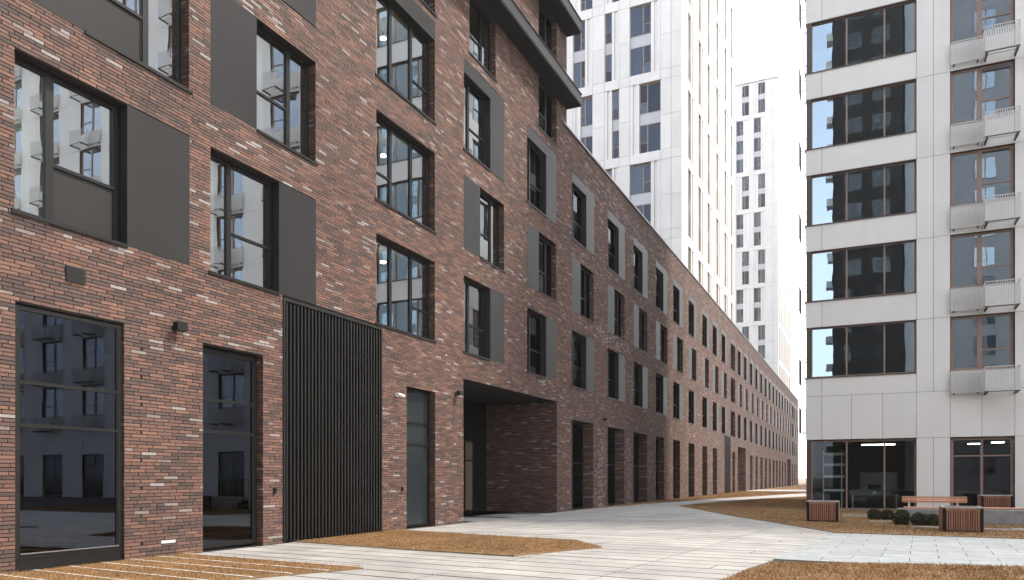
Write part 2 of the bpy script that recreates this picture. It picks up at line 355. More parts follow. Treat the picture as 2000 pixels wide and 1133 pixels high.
def brick_rows(u0, u1, z0, z1, holes, pitch=0.35, course=0.068, jt=0.013, seed=3, tmod=None):
    """returns arrays u_lo,u_hi,z_lo,z_hi,tint for every brick of the bond"""
    r = np.random.default_rng(seed); out = []
    k0 = int(math.floor(z0 / course)); k1 = int(math.ceil(z1 / course)); off = 0.0
    seq = [0.0, 0.5, 0.08, 0.55, 0.26, 0.74, 0.2, 0.7]
    for k in range(k0, k1):
        za, zb = k * course, (k + 1) * course; zm = (za + zb) / 2
        if zm < z0 or zm > z1: continue
        blocks = sorted((max(h[0], u0), min(h[1], u1)) for h in holes if h[2] - 0.002 < zm < h[3] + 0.002 and h[1] > u0 and h[0] < u1)
        free = []; cur = u0
        for a, b in blocks:
            if a > cur: free.append((cur, min(a, u1)))
            cur = max(cur, b)
        if cur < u1: free.append((cur, u1))
        off = seq[k % 8] * pitch + r.uniform(-0.012, 0.012)
        n0 = int(math.floor((u0 - off) / pitch)) - 1; n1 = int(math.ceil((u1 - off) / pitch)) + 1
        edges = off + pitch * np.arange(n0, n1 + 1) + r.uniform(-0.004, 0.004, n1 - n0 + 1)
        edges = list(edges)
        ex = [e + pitch / 2 for e in edges if r.random() < 0.035]
        edges = sorted(edges + ex)
        for a, b in free:
            pts = [a] + [e for e in edges if a + 0.05 < e < b - 0.05] + [b]
            for p, q in zip(pts, pts[1:]): out.append((p + (jt / 2 if p != a else 0.0), q - (jt / 2 if q != b else 0.0), za + jt / 2, zb - jt / 2))
    A = np.array(out)
    n = len(A); t = r.random(n); kind = r.random(n)
    tint = np.where(kind < 0.12, r.uniform(0.0, 0.16, n), np.where(kind < 0.33, r.uniform(0.18, 0.42, n), np.where(kind < 0.945, r.uniform(0.42, 0.88, n), r.uniform(0.93, 1.0, n))))
    if tmod is not None: tint = tmod(A, tint, r)
    return A, tint
def brick_mesh(name, parts, proud=0.012, thick=0.03):
    """parts: list of (A, tint, fn) where fn maps local (u, d, z) arrays to xyz"""
    V = []; T = []; r = np.random.default_rng(11)
    for A, tint, fn in parts:
        n = len(A)
        jit = r.uniform(-0.0035, 0.0035, n); zj = r.uniform(-0.0015, 0.0015, (n, 2))
        u = np.stack([A[:, 0], A[:, 1]], 1); z = np.stack([A[:, 2] + zj[:, 0], A[:, 3] + zj[:, 1]], 1)
        c = np.empty((n, 8, 3)); idx = 0
        for dd in (0, 1):
            for (iu, iz) in ((0, 0), (1, 0), (1, 1), (0, 1)):
                c[:, idx, 0] = u[:, iu]; c[:, idx, 2] = z[:, iz]; c[:, idx, 1] = jit if dd == 0 else thick; idx += 1
        V.append(fn(c.reshape(-1, 3))); T.append(np.repeat(tint, 5))
    V = np.concatenate(V); T = np.concatenate(T); n = len(V) // 8
    q = np.array([(0, 1, 2, 3), (0, 4, 5, 1), (1, 5, 6, 2), (2, 6, 7, 3), (3, 7, 4, 0)])
    F = (q[None] + (np.arange(n) * 8)[:, None, None]).reshape(-1)
    me = bpy.data.meshes.new(name)
    me.vertices.add(len(V)); me.vertices.foreach_set('co', V.astype('f').ravel())
    me.loops.add(len(F)); me.loops.foreach_set('vertex_index', F.astype('i'))
    me.polygons.add(n * 5); me.polygons.foreach_set('loop_start', (np.arange(n * 5) * 4).astype('i'))
    me.update(calc_edges=True)
    at = me.attributes.new('tint', 'FLOAT', 'FACE'); at.data.foreach_set('value', T.astype('f'))
    me.materials.append(M['brick']); me.validate(); me.shade_flat(); return me

# ================================================================== BRICK BUILDING
bb = tag(empty('brick_building', (-6, 80, 0)), 'long dark red brick building with rows of tall windows running down the lane', 'building')
BF = Face(bb, (0, 0, 0), R(90))          # u = world Y, d = world -X
YEND = 173.0; YTALL = 33.45; ZLOW = 18.25; ZTALL = 30.0; YSPLIT = 60.0; YBACK = -60.0

holes = []        # (u0,u1,z0,z1,depth)
jobs = []         # deferred window / panel building
L2 = [(0, 0.34, []), (0.34, 1, [0.40])]            # narrow fixed light, then sash with transom
R2 = [(0, 0.62, [0.40]), (0.62, 1, [])]
RD = 0.28
def bay(u, w, fl, panel, ww, z0, z1, head=0.0, infill=None, sill=True, detail=True):
    """one opening with its flush metal panel; panel: 'L', 'R' or None"""
    zt = z1 + head
    holes.append((u, u + w, z0, zt, RD + 0.03))
    jobs.append((u, w, panel, ww, z0, z1, head, infill))
F1, F2, F3 = (6.05, 8.75), (9.70, 12.32), (13.22, 15.95)
cols_near = [(7.8, 3.58, 2.11), (11.94, 3.45, 2.10)]
for i, (u, w, ww) in enumerate(cols_near):
    bay(u, w, 1, 'R', ww, *F1, infill='metal_panel' if i == 0 else None)
    bay(u, w, 2, 'L', w - (1.24 if i == 0 else 1.36), *F2, infill='metal_panel' if i == 0 else None)
    bay(u, w, 3, 'R', ww, *F3, head=0.5)
bay(18.04, 3.3, 1, None, 3.3, 6.08, 8.68); bay(18.04, 3.3, 2, None, 3.3, 9.68, 12.28); bay(18.04, 3.3, 3, None, 3.3, 13.28, 16.0, head=0.6)
main = [23.30, 28.82, 34.15, 39.75, 44.90, 50.38, 55.50, 60.90, 66.6, 71.6, 76.5, 82.1, 87.1, 91.9, 97.1, 102.2, 107.4, 112.6, 117.7, 122.9, 127.7, 132.4, 137.2, 142.2, 147.1, 151.9, 157.5, 163.0, 168.3]
for y in main:
    plain = y in (82.1, 157.5)
    if plain:
        bay(y, 3.1, 1, None, 3.1, *F1); bay(y, 3.1, 2, None, 3.1, *F2); bay(y, 3.1, 3, None, 3.1, *F3, head=0.5)
    else:
        w = 3.3 if y < 57 else 3.1
        bay(y, w, 1, 'R', 2.08, *F1); bay(y, w, 2, 'L', w - 1.24, *F2); bay(y, w, 3, 'R', 2.08, *F3, head=0.48)
for y in (-2.0, 2.6): 
    for k, f in enumerate((F1, F2, F3)): bay(y, 3.3, k, 'RLR'[k], 2.08, *f)
# top storeys of the tall part
for y, w in ((9.2, 2.1), (14.0, 2.1), (19.25, 2.1), (23.72, 2.13), (30.05, 2.1)):
    bay(y, w, 4, None, w, 16.85, 19.1); bay(y, w, 5, None, w, 20.2, 22.55); bay(y, w, 6, None, w, 23.6, 25.9)
# ground floor
gholes = [(7.81, 9.86, 0.0, 4.53, 0.14), (11.73, 13.52, 0.0, 4.46, 0.30), (14.16, 18.34, 0.0, 6.02, 0.25), (19.63, 21.36, 0.0, 4.44, 0.34), (23.27, 32.21, 0.0, 5.13, 3.65), (-2.0, 1.3, 0, 4.4, 0.3), (3.0, 5.8, 0, 4.4, 0.3)]
gwin = [y for y in main if y > 34 and y not in (82.1, 87.1, 147.1, 151.9)]
for y in gwin: gholes.append((y, y + (3.2 if y < 50 else 2.3), 0.0, 4.40, 0.62 if y < 50 else 0.45))
gholes += [(78.2, 81.9, 0.0, 6.0, 0.2), (83.2, 85.0, 0.0, 4.4, 0.5), (87.0, 93.3, 0.0, 5.1, 3.6), (147.3, 154.5, 0.0, 5.1, 3.6)]
gholes = [g for g in gholes if not (g[0] in (76.5, 91.9) )]
allh = holes + gholes
for h in allh: pass
mb = MB()
wall_cells(mb, YBACK, YTALL, 0, ZTALL, allh, 0.02, 0, 0)
near = mb
wall_cells(mb, YTALL, YSPLIT, 0, ZLOW, allh, 0.02, 0, 0)
# materials: near wall = mortar behind real bricks, far wall = bond material
BF.put('mortar_wall', near.mesh('mortar_wall', M['mortar']))
mb = MB(); wall_cells(mb, YSPLIT, YEND, 0, ZLOW, allh, 0.0, 0, 0)
BF.put('far_wall', mb.mesh('far_wall', M['brickwork']))
# body of the building: roof, end wall, back wall, tall part's end wall, floor slabs
mb = MB()
mb.box(YTALL, YEND, 0.3, 14.0, ZLOW - 0.9, ZLOW - 0.5)
mb.box(YBACK, YTALL, 0.3, 14.0, ZTALL - 0.5, ZTALL)
BF.put('roof', mb.mesh('roof', M['coping']))
mb = MB()
mb.box(YEND - 0.3, YEND - 0.002, 0.002, 14, 0, ZLOW)
mb.box(YTALL - 0.3, YTALL - 0.002, 0.05, 14, ZLOW - 0.5, ZTALL)
mb.box(YBACK, YEND, 14, 14.3, 0, ZLOW); mb.box(YBACK, YTALL - 0.01, 14.001, 14.3, ZLOW, ZTALL)
mb.box(YBACK, YBACK + 0.3, 0.02, 14, 0, ZTALL)
BF.put('end_wall', mb.mesh('end_wall', M['brickwork']))
mb = MB()
for z in (5.35, 9.0, 12.6, 16.3): mb.box(YBACK + .4, YEND - .4, 0.36 if z > 5.4 else 3.8, 9.0, z, z + 0.35)
for z in (19.3, 22.8, 26.2): mb.box(YBACK + .4, YTALL - .4, 0.36, 9.0, z, z + 0.35)
BF.put('floor_slab', mb.mesh('floor_slab', M['interior']))
mb = MB(); mb.box(YBACK + .4, YEND - .4, 8.0, 8.1, 0, ZLOW - 1)
for y in list(np.arange(-54, 170, 5.4)): mb.box(y - .1, y + .05, 3.9, 8.0, 0, ZLOW - 1)
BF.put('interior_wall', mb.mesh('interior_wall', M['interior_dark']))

# real bricks on the near wall
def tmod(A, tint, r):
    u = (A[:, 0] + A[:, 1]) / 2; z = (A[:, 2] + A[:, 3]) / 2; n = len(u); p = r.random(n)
    glint_zone = ((u > 36) & (u < 54) & (z > 15.0) & (z < 17.6) & (p < 0.16)) | ((abs(u - 38.6) < 0.5) & (z < 4.3) & (p < 0.30)) | ((abs(u - 44.0) < 0.5) & (z < 4.0) & (p < 0.30)) | ((u > 38) & (u < 44) & (abs(z - 9.4 + (u - 38) * 0.02) < 0.4) & (p < 0.22))
    tint = np.where(glint_zone, r.uniform(0.95, 1.0, n), tint)  # pale tint painted in for glints of reflected light on the wall
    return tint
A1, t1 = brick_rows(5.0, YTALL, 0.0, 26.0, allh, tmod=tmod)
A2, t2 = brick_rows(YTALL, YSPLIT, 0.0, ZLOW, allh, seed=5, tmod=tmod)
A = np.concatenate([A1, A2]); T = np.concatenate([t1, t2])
# screen size of every brick: the 300 that show largest become objects of their own
ca, sa = math.cos(R(25.109)), math.sin(R(25.109))
def scr(Y, Z, X=0.0):
    dx = X - 12.8; zz = -sa * dx + ca * Y; xx = ca * dx + sa * Y
    return 1000 + 1466 * xx / zz, 933 - 1466 * (Z - 1.6) / zz
x0, y0 = scr(A[:, 0], A[:, 2]); x1, y1 = scr(A[:, 1], A[:, 3])
area = np.abs(x1 - x0) * np.abs(y0 - scr(A[:, 0], A[:, 3])[1])
full = (A[:, 1] - A[:, 0] > 0.30) & (x0 > -2) & (y0 < 1135) & (y1 > 0) & (x1 < 2000) & (A[:, 0] > 5)
area = np.where(full, area, -1); pick = np.argsort(-area)[:298]
keep = np.ones(len(A), bool); keep[pick] = False
ident = lambda c: c
parts = [(A[keep], T[keep], ident)]
# brick returns on the jambs of the openings (the far jamb shows; near jamb too for other views)
for i, h in enumerate(allh):
    a, b, c, e, dp = h
    if not (6 < a < 58): continue
    if h in holes:
        j = jobs[holes.index(h)]
        if j[2] == 'R': continue
        dep = 0.285
    else: dep = dp
    if (a, e) == (14.16, 6.02): continue
    Aj, tj = brick_rows(-dep, 0.0, c, e, [], pitch=0.34 if dep > 1 else max(dep, .12), seed=20 + i)
    # local (u,d,z) on plane facing -u at u=b : x_local = b-0.012+d , d_local = -u
    parts.append((Aj, tj, lambda q, b=b: np.stack([b - 0.012 + q[:, 1] * 0.4, -q[:, 0], q[:, 2]], 1)))
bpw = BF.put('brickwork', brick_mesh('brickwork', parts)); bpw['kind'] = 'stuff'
# single bricks
variants = []
rb = random.Random(4)
for i in range(16):
    tint = 0.0
    tint = [0.05, 0.1, 0.14, 0.2, 0.27, 0.34, 0.45, 0.5, 0.56, 0.62, 0.68, 0.74, 0.8, 0.87, 0.95, 0.99][i]
    mb = MB(); L, H, j = 0.337, 0.055, 0.0015
    mb.v = [(rb.uniform(-j, j) + (0 if k in (0, 3, 4, 7) else L), (rb.uniform(-.001, .001) if k in (0, 1, 4, 5) else 0.03), rb.uniform(-j, j) * .5 + (0 if k < 4 else H)) for k in range(8)]
    mb.f = [(0, 3, 2, 1), (4, 5, 6, 7), (0, 1, 5, 4), (1, 2, 6, 5), (2, 3, 7, 6), (3, 0, 4, 7)]; mb.mi = [0] * 6
    me = mb.mesh('brick', M['brick']); at = me.attributes.new('tint', 'FLOAT', 'FACE'); at.data.foreach_set('value', [tint] * 6); variants.append((tint, me))
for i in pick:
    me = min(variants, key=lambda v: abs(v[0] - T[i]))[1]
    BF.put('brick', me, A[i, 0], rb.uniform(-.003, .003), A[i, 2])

# windows and panels
for (u, w, panel, ww, z0, z1, head, infill) in jobs:
    far = u > 62
    us, ue = (u, u + ww) if panel != 'L' else (u + w - ww, u + w)
    h = z1 - z0
    style = L2 if panel == 'R' else R2
    if panel is None: style = [(0, 0.31, []), (0.31, 0.66, []), (0.66, 1, [0.36])] if w > 2.5 else R2
    if panel is None and w > 2.5 and 9 < z0 < 10: style = [(0, 0.31, [0.36]), (0.31, 0.66, []), (0.66, 1, [])]
    window(BF, us + 0.02, z0 + 0.03, (ue - us) - 0.04, h - 0.05, RD - 0.06, style, infill=infill, glass='glass_up' if u < 28 else 'glass_dim', fw=0.075, mull=0.13)
    if panel == 'R': BF.piece('metal_panel', ue, u + w, z0, z1, 'metal_panel', d=-0.004, th=RD + 0.03)
    if panel == 'L': BF.piece('metal_panel', u, us, z0, z1, 'metal_panel', d=-0.004, th=RD + 0.03)
    if head: BF.piece('head_panel', u, u + w, z1 + 0.002, z1 + head, 'metal_panel', d=-0.004, th=RD + 0.03)
    su0, su1 = us - (0.06 if panel != 'L' else 0), ue + (0.06 if panel != 'R' else 0)
    BF.piece('sill', su0, su1, z0 - 0.045, z0 + 0.02, 'black_frame', d=-0.035, th=RD + 0.03)
    if 5 < u < 60 and not (panel is None and w > 2.5) and random.random() < 0.6:
        b = MB(); zz = z0 + 0.06; x = us + 0.12 + random.random() * 0.2; ww_ = 0.35 + random.random() * 0.5; nseg = 10
        for k in range(nseg):
            xa = x + ww_ * k / nseg; xb = x + ww_ * (k + 1) / nseg; da, db = (0.42, 0.47) if k % 2 else (0.47, 0.42)
            b.quad((xa, da, zz), (xb, db, zz), (xb, db, z1 - 0.05), (xa, da, z1 - 0.05))
        if ww_ < ue - x: BF.put('curtain', b.mesh('curtain', M['curtain']))
# ground floor glazing
G3 = [(0, 1, [0.53, 0.70])]
window(BF, 7.83, 0.22, 2.0, 4.28, 0.05, G3, glass='glass_gr', name='shop_window', fw=0.07)
BF.piece('kick_plate', 7.83, 9.84, 0.0, 0.22, 'black_frame', d=0.06, th=0.05)
BF.piece('threshold_strip', 7.92, 9.76, 0.30, 0.32, 'coping', d=0.03, th=0.02)
BF.piece('wall_light', 10.68, 11.02, 0.273, 0.330, 'rail', d=-0.008, th=0.03)
window(BF, 11.76, 0.06, 1.72, 4.36, 0.17, [(0, 1, [0.585, 0.745])], glass='glass_gr', name='door', fw=0.10)
hd = MB(); hd.bar((13.18, 0.11, 0.9), (13.18, 0.11, 1.6), 0.015); hd.bar((13.18, 0.11, 0.95), (13.18, 0.2, 0.95), 0.01); hd.bar((13.18, 0.11, 1.55), (13.18, 0.2, 1.55), 0.01)
BF.put('door_handle', hd.mesh('door_handle', M['black_frame']))
window(BF, 19.65, 0.05, 1.69, 4.36, 0.21, [(0, 1, [0.60, 0.755])], glass='opaque_glass', name='service_door', fw=0.08)
for y in (-2.0, 3.0): window(BF, y + .02, 0.1, 2.76, 4.25, 0.15, G3, glass='glass_gr', name='shop_window')
for y in gwin:
    if y in (76.5, 91.9): continue
    window(BF, y + 0.02, 0.05, 3.16 if y < 50 else 2.26, 4.33, 0.56 if y < 50 else 0.39, [(0, 0.5, [0.53]), (0.5, 1, [0.53])], glass='glass_dim', name='shop_window')
window(BF, 83.22, 0.05, 1.76, 4.33, 0.42, [(0, 1, [0.6])], glass='glass_gr', name='service_door')
# louvre gate
def gate(u0, u1, z1, n, name):
    g = BF.put(name, cbox(u1 - u0 - 0.1, 0.02, z1 - 0.1, 'black'), u0 + 0.05, 0.2, 0.02)
    W = u1 - u0 - 0.1
    for (x, w, z, h) in ((-0.05, 0.06, -0.02, z1), (W - 0.01, 0.06, -0.02, z1), (0.01, W - 0.02, z1 - 0.1, 0.08)):
        put('gate_frame', cbox(w, 0.24, h, 'dark_slat'), g, (x, -0.22, z))
    for i in range(n):
        put('slat', cbox(0.052, 0.10, z1 - 0.16, 'dark_slat'), g, (0.07 + i * (W - 0.16) / (n - 1), -0.20, 0.04))
gate(14.18, 18.32, 6.0, 30, 'louvre_gate'); gate(78.22, 81.88, 5.98, 24, 'louvre_gate')
# passage: ceiling, side walls, back wall with glazed door
for (a, b, zt) in ((23.27, 32.21, 5.13), (87.0, 93.3, 5.1), (147.3, 154.5, 5.1)):
    mb = MB(); mb.box(a, b, 3.65, 3.75, 0 if a > 30 else 3.35, zt)
    if a < 30: mb.box(a, 28.2, 3.65, 3.75, 0, 3.35); mb.box(30.9, b, 3.65, 3.75, 0, 3.35)
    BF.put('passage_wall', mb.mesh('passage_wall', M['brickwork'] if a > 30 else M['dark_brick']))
window(BF, 28.25, 0.05, 2.6, 3.25, 3.60, [(0, 0.33, [0.72]), (0.33, 0.66, [0.72]), (0.66, 1, [0.72])], glass='door_wood', name='lobby_door', fw=0.08)
# canopies
for z in (19.1, 22.55, 26.0):
    BF.piece('soffit', YBACK + 1, YTALL - 0.01, z, z + 0.06, 'black', d=-0.73, th=0.726)
    mb = MB(); mb.box(YBACK + 1, YTALL - 0.01, -0.75, -0.70, z + 0.061, z + 0.55)
    mb.box(YBACK + 1, YTALL - 0.01, -0.699, -0.004, z + 0.45, z + 0.52); mb.box(YTALL - 0.04, YTALL, -0.7, -0.004, z + 0.0605, z + 0.55)
    cp = BF.put('canopy_ledge', mb.mesh('canopy_ledge', M['metal_panel']))
    mb = MB(); mb.box(YBACK + 1, YTALL + 0.015, -0.78, -0.005, z + 0.552, z + 0.585)
    BF.put('ledge_flashing', mb.mesh('ledge_flashing', M['black_frame']))
# coping pieces
y = YTALL - 0.5; i = 0
while y < YEND:
    L = 2.6 if y < 60 else 6.0
    BF.piece('coping', y, min(y + L, YEND + 0.03) - 0.012, ZLOW, ZLOW + 0.09, 'coping', d=-0.06, th=0.46)
    BF.piece('coping_base', y, min(y + L, YEND + 0.03) - 0.012, ZLOW - 0.05, ZLOW - 0.001, 'black_frame', d=-0.03, th=0.40)
    y += L
BF.piece('vent_grille', 8.68, 9.04, 5.09, 5.37, 'metal_panel', d=-0.03, th=0.05)
for k in range(7): BF.piece('vent_blade', 8.70, 9.02, 5.11 + k * 0.036, 5.128 + k * 0.036, 'metal_panel', d=-0.036, th=0.008)
BF.piece('junction_box', 13.84, 13.92, 1.22, 1.36, 'black_frame', d=-0.05, th=0.05)
BF.piece('junction_box', 19.33, 19.40, 1.19, 1.32, 'black_frame', d=-0.05, th=0.05)

# fittings on the wall, things of their own
def flood(y, z, label, s=1.0):
    t = tag(empty('wall_lamp', (0, y, z)), label, 'wall lamp', 'black floodlights on the brick wall')
    b = MB(); b.box(0, 0.02, -0.06 * s, 0.06 * s, -0.05 * s, 0.05 * s); b.box(0.02, 0.14 * s, -0.015, 0.015, -0.012, 0.012); put('bracket', b.mesh('bracket', M['black_frame']), t)
    b = MB(); b.box(0.12 * s, 0.24 * s, -0.13 * s, 0.13 * s, -0.06 * s, 0.10 * s)
    for k in range(5): b.box(0.10 * s, 0.12 * s, (-0.12 + k * 0.055) * s, (-0.10 + k * 0.055) * s, -0.05 * s, 0.09 * s)
    put('lamp_body', b.mesh('lamp_body', M['black_frame']), t)
flood(11.0, 4.66, 'black floodlight on the brick pier between the shop window and the glazed door')
flood(22.72, 4.50, 'small black floodlight on the brick pier left of the passage', 0.9)
flood(39.0, 4.75, 'black floodlight on the wall between the first two tall windows after the passage', 0.9)
t = tag(empty('security_camera', (0, 19.05, 4.10)), 'white security camera on the brick pier right of the black slatted gate', 'security camera')
b = MB(); b.box(0, 0.05, -0.05, 0.05, -0.05, 0.05); b.bar((0.05, 0, -0.02), (0.16, 0.02, -0.02), 0.02); put('bracket', b.mesh('bracket', M['white_plastic']), t)
b = MB(); b.bar((0.14, -0.12, 0.01), (0.17, 0.18, -0.03), 0.045, 12); put('camera_body', b.mesh('camera_body', M['white_plastic']), t)
# pendant lamps inside the three stacked three-light windows
for z, wd in ((8.25, 'lowest'), (11.7, 'middle'), (15.5, 'upper')):
    t = tag(empty('ceiling_lamp', (-1.3, 20.25, z + 0.35)), f'warm ceiling lamp glowing behind the {wd} of the three stacked three-pane windows', 'ceiling lamp', 'ceiling lamps behind the three-pane windows')
    b = MB(); b.bar((0, 0, -0.04), (0, 0, 0.0), 0.09, 16); put('lamp_disc', b.mesh('lamp_disc', M['lamp']), t)
    b = MB(); b.bar((0, 0, 0.002), (0, 0, 0.2), 0.03, 8); put('lamp_rod', b.mesh('lamp_rod', M['black_frame']), t)

# ================================================================== WHITE BUILDING (right)
X0, Y0, HW, FP = 10.19, 40.0, 45.0, 3.78
wb = tag(empty('white_building', (X0, Y0, 0)), 'off-white panelled apartment block on the right with bronze windows and wire baskets', 'building')
WF = Face(wb, (0, Y0, 0), 0.0)             # faces the camera, u = X
WS = Face(wb, (X0, 0, 0), R(-90))          # faces the lane, u = -Y
XR, YR = 78.0, 60.0
sills = [6.53 + FP * k for k in range(10)]
def rowh(s): return s, s + 2.50
balc = [16.42 + 5.0 * k for k in range(13)]
fh = [(X0, 15.04, 0.0, 3.47, 0.25)] + [(b, b + 2.51, 0.0, 3.45, 0.2) for b in balc]
for s in sills:
    fh.append((X0, 15.04, s, s + 2.5, 0.25))
    for b in balc: fh.append((b, b + 2.51, s, s + 2.5, 0.2))
sh = [(-41.9, -Y0, 0.0, 3.47, 0.25)]
for s in sills: sh += [(-41.9, -Y0, s, s + 2.5, 0.25)] + [(-(44.0 + 4 * k) - 2.2, -(44.0 + 4 * k), s, s + 2.5, 0.2) for k in range(4)]
mb = MB(); wall_cells(mb, X0, XR, 0, HW, fh, 0.03, 0, 0)
WF.put('backing_wall', mb.mesh('backing_wall', M['bronze']))
mb = MB(); wall_cells(mb, -YR, -Y0, 0, HW, sh, 0.03, 0, 0)
WS.put('backing_wall', mb.mesh('backing_wall', M['bronze']))
mb = MB(); mb.box(X0 + .04, XR, Y0 + .04 - Y0, YR - Y0, HW - 0.3, HW - .01); mb.box(X0 + .04, XR, YR - .3 - Y0, YR - Y0, 0, HW); mb.box(XR - .3, XR, .04, YR - Y0, 0, HW - .31)
o = put('roof', mb.mesh('roof', M['panel']), wb, (-X0, 0, 0))
mb = MB()
for s in sills: mb.box(X0 + 0.35, XR - .4, 0.35, 19.5, s - 1.25, s - 0.9)
mb.box(X0 + 0.35, XR - .4, 0.35, 19.5, sills[-1] + 2.6, sills[-1] + 2.9)
put('floor_slab', mb.mesh('floor_slab', M['interior']), wb, (-X0, 0, 0))
mb = MB(); mb.box(X0 + 6, XR - .4, 6.0, 6.1, 3.5, HW - 1); mb.box(X0 + 5.9, X0 + 6.0, .4, 19, 3.5, HW - 1)
mb.box(X0 + 0.4, XR - .4, 7.5, 7.6, 0, 3.5); mb.box(15.8, 16.0, .4, 7.4, 0, 3.5); mb.box(20.5, 20.6, .4, 7.4, 0, 3.5)
for k in range(1, 12): mb.box(17 + 5 * k, 17.1 + 5 * k, .4, 6, 3.5, HW - 1)
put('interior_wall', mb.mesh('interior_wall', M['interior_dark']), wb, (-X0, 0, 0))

G = 0.008
def pnl(face, u0, u1, z0, z1, mat='panel', name='panel'): return face.piece(name, u0 + G, u1 - G, z0 + G, z1 - G, mat, d=0.0, th=0.028, bev=0.0)
heads = [s + 2.5 for s in sills]
for k, s in enumerate(sills):
    z0 = 5.62 if k == 0 else heads[k - 1]
    pnl(WF, X0, 10.93, z0, s); pnl(WF, 10.93, 15.04, z0, s)
    for j in range(2): pnl(WF, (15.04, 15.74)[j], (15.74, 16.42)[j], z0, heads[k])
    pnl(WF, 16.42, 17.67, z0, s); pnl(WF, 17.67, 18.93, z0, s)
    pnl(WF, 18.93, 20.18, z0, heads[k]); pnl(WF, 20.18, 21.42, z0, heads[k])
zt = heads[-1]; pnl(WF, X0, 15.04, zt, HW); pnl(WF, 15.04, 21.42, zt, HW)
us = [X0, 10.93, 12.26, 13.62, 15.04, 16.42, 17.67, 18.93, 20.18, 21.42]
for a, b in zip(us, us[1:]): pnl(WF, a, b, 3.47, 5.62)
for a, b in ((15.04, 15.74), (15.74, 16.42), (18.93, 20.18), (20.18, 21.42)): pnl(WF, a, b, 0.0, 3.47)
mb = MB()      # cladding of the stretch beyond the frame
for bi, b in enumerate(balc[1:]):
    for k, s in enumerate(sills):
        z0 = 3.47 if k == 0 else heads[k - 1]
        mb.box(b + G, b + 2.51 - G, 0, .028, z0 + G, s - G); mb.box(b + 2.51 + G, b + 5.0 - G, 0, .028, z0 + G, heads[k] - G)
    mb.box(b + 2.51 + G, b + 5 - G, 0, .028, 0, 3.46); mb.box(b + G, b + 5 - G, 0, .028, zt + G, HW)
o = WF.put('cladding', mb.mesh('cladding', M['panel'])); o['kind'] = 'stuff'
mb = MB()
for k, s in enumerate(sills):
    z0 = 3.47 if k == 0 else heads[k - 1]
    mb.box(-41.9 + G, -Y0 - G, 0, .028, z0 + G, s - G)
    us_ = [-60.0, -58.2] + sum([[-(44.0 + 4 * j) - 2.2, -(44.0 + 4 * j)] for j in (2, 1, 0)], []) + [-41.9]
    for a, b in zip(us_, us_[1:]):
        if any(abs(a - (-(44.0 + 4 * j) - 2.2)) < 1e-3 for j in range(4)): mb.box(a + G, b - G, 0, .028, z0 + G, s - G)
        else: mb.box(a + G, b - G, 0, .028, z0 + G, heads[k] - G)
mb.box(-60 + G, -Y0 - G, 0, .028, zt + G, HW); mb.box(-60, -41.9, 0, .028, 0, 3.46)
o = WS.put('cladding', mb.mesh('cladding', M['panel'])); o['kind'] = 'stuff'
# corner windows with their wrap round the corner
C3 = [(0, 0.352, []), (0.352, 0.712, []), (0.712, 1, [])]
wc = 15.04 - 10.43
for k, s in enumerate([0.04] + sills):
    h = 3.40 if k == 0 else 2.50
    gl = 'glass_shop' if k == 0 else 'glass_white'
    window(WF, 10.43, s + 0.02, wc - 0.02, h - 0.04, 0.14, C3, frame='brown_frame', glass=gl, name='corner_window', fw=0.06, mull=0.07)
    window(WS, -41.88, s + 0.02, 1.64, h - 0.04, 0.24, [(0, 1, [])], frame='brown_frame', glass=gl, name='corner_window', fw=0.06)
    if k:
        WF.piece('sill', 10.13, 15.05, s - 0.03, s + 0.02, 'bronze', d=-0.03, th=0.3)
        WF.piece('head_trim', X0 + .01, 15.03, s + 2.46, s + 2.50, 'bronze', d=0.012, th=0.24)
B2 = [(0, 0.46, []), (0.46, 1, [0.36])]
rail_m = None
def basket(w, dp, z0, z1, fill=True):
    b = MB(); n = int(w / 0.095)
    for (ya, yb) in ((0.0, 0.0),):
        pass
    b.box(0, w, 0, 0.03, z1 - 0.03, z1); b.box(0, w, 0, 0.03, z0, z0 + 0.03); b.box(0, w, 0.0, 0.02, z1 - 0.17, z1 - 0.15)
    for i in range(n + 1): x = i * (w - 0.02) / n; b.box(x, x + 0.018, 0.003, 0.02, z0, z1)
    for i in range(n if fill else 0):  x = i * (w - 0.02) / n; b.box(x + 0.022, x + (w - 0.02) / n - 0.024, 0.008, 0.014, z0 + 0.03, z1 - 0.17)
    if dp > 0.3:
        for x in (0, w - 0.025):
            b.box(x, x + 0.025, 0.03, dp, z1 - 0.03, z1); b.box(x, x + 0.025, 0.03, dp, z0, z0 + 0.03)
            m = int(dp / 0.1)
            for i in range(1, m): b.box(x + .003, x + 0.02, i * dp / m, i * dp / m + .018, z0, z1)
        b.box(0.1, w - 0.1, dp * 0.45, dp * 0.45 + .03, z0, z0 + .03)
    else:
        for x in (0, w - 0.025): b.box(x, x + 0.025, 0.02, dp, z1 - 0.03, z1); b.box(x, x + 0.025, 0.02, dp, z0, z0 + 0.03)
    return b
bk1 = basket(1.24, 0.16, 0, 1.02).mesh('railing', M['rail']); bk2 = basket(1.33, 0.80, 0, 1.10).mesh('railing', M['rail'])
ba = MB(); ba.box(0.05, 0.12, 0, 0.8, -0.10, 0.0); ba.box(1.2, 1.27, 0, 0.8, -0.10, 0.0); ba.box(0.0, 1.33, 0, 0.05, -0.04, -0.002); arm = ba.mesh('bracket', M['bronze'])
bs = MB(); bs.box(0.1, 0.16, 0, 0.16, -0.06, 0.0); bs.box(1.05, 1.11, 0, 0.16, -0.06, 0.0); arm1 = bs.mesh('bracket', M['bronze'])
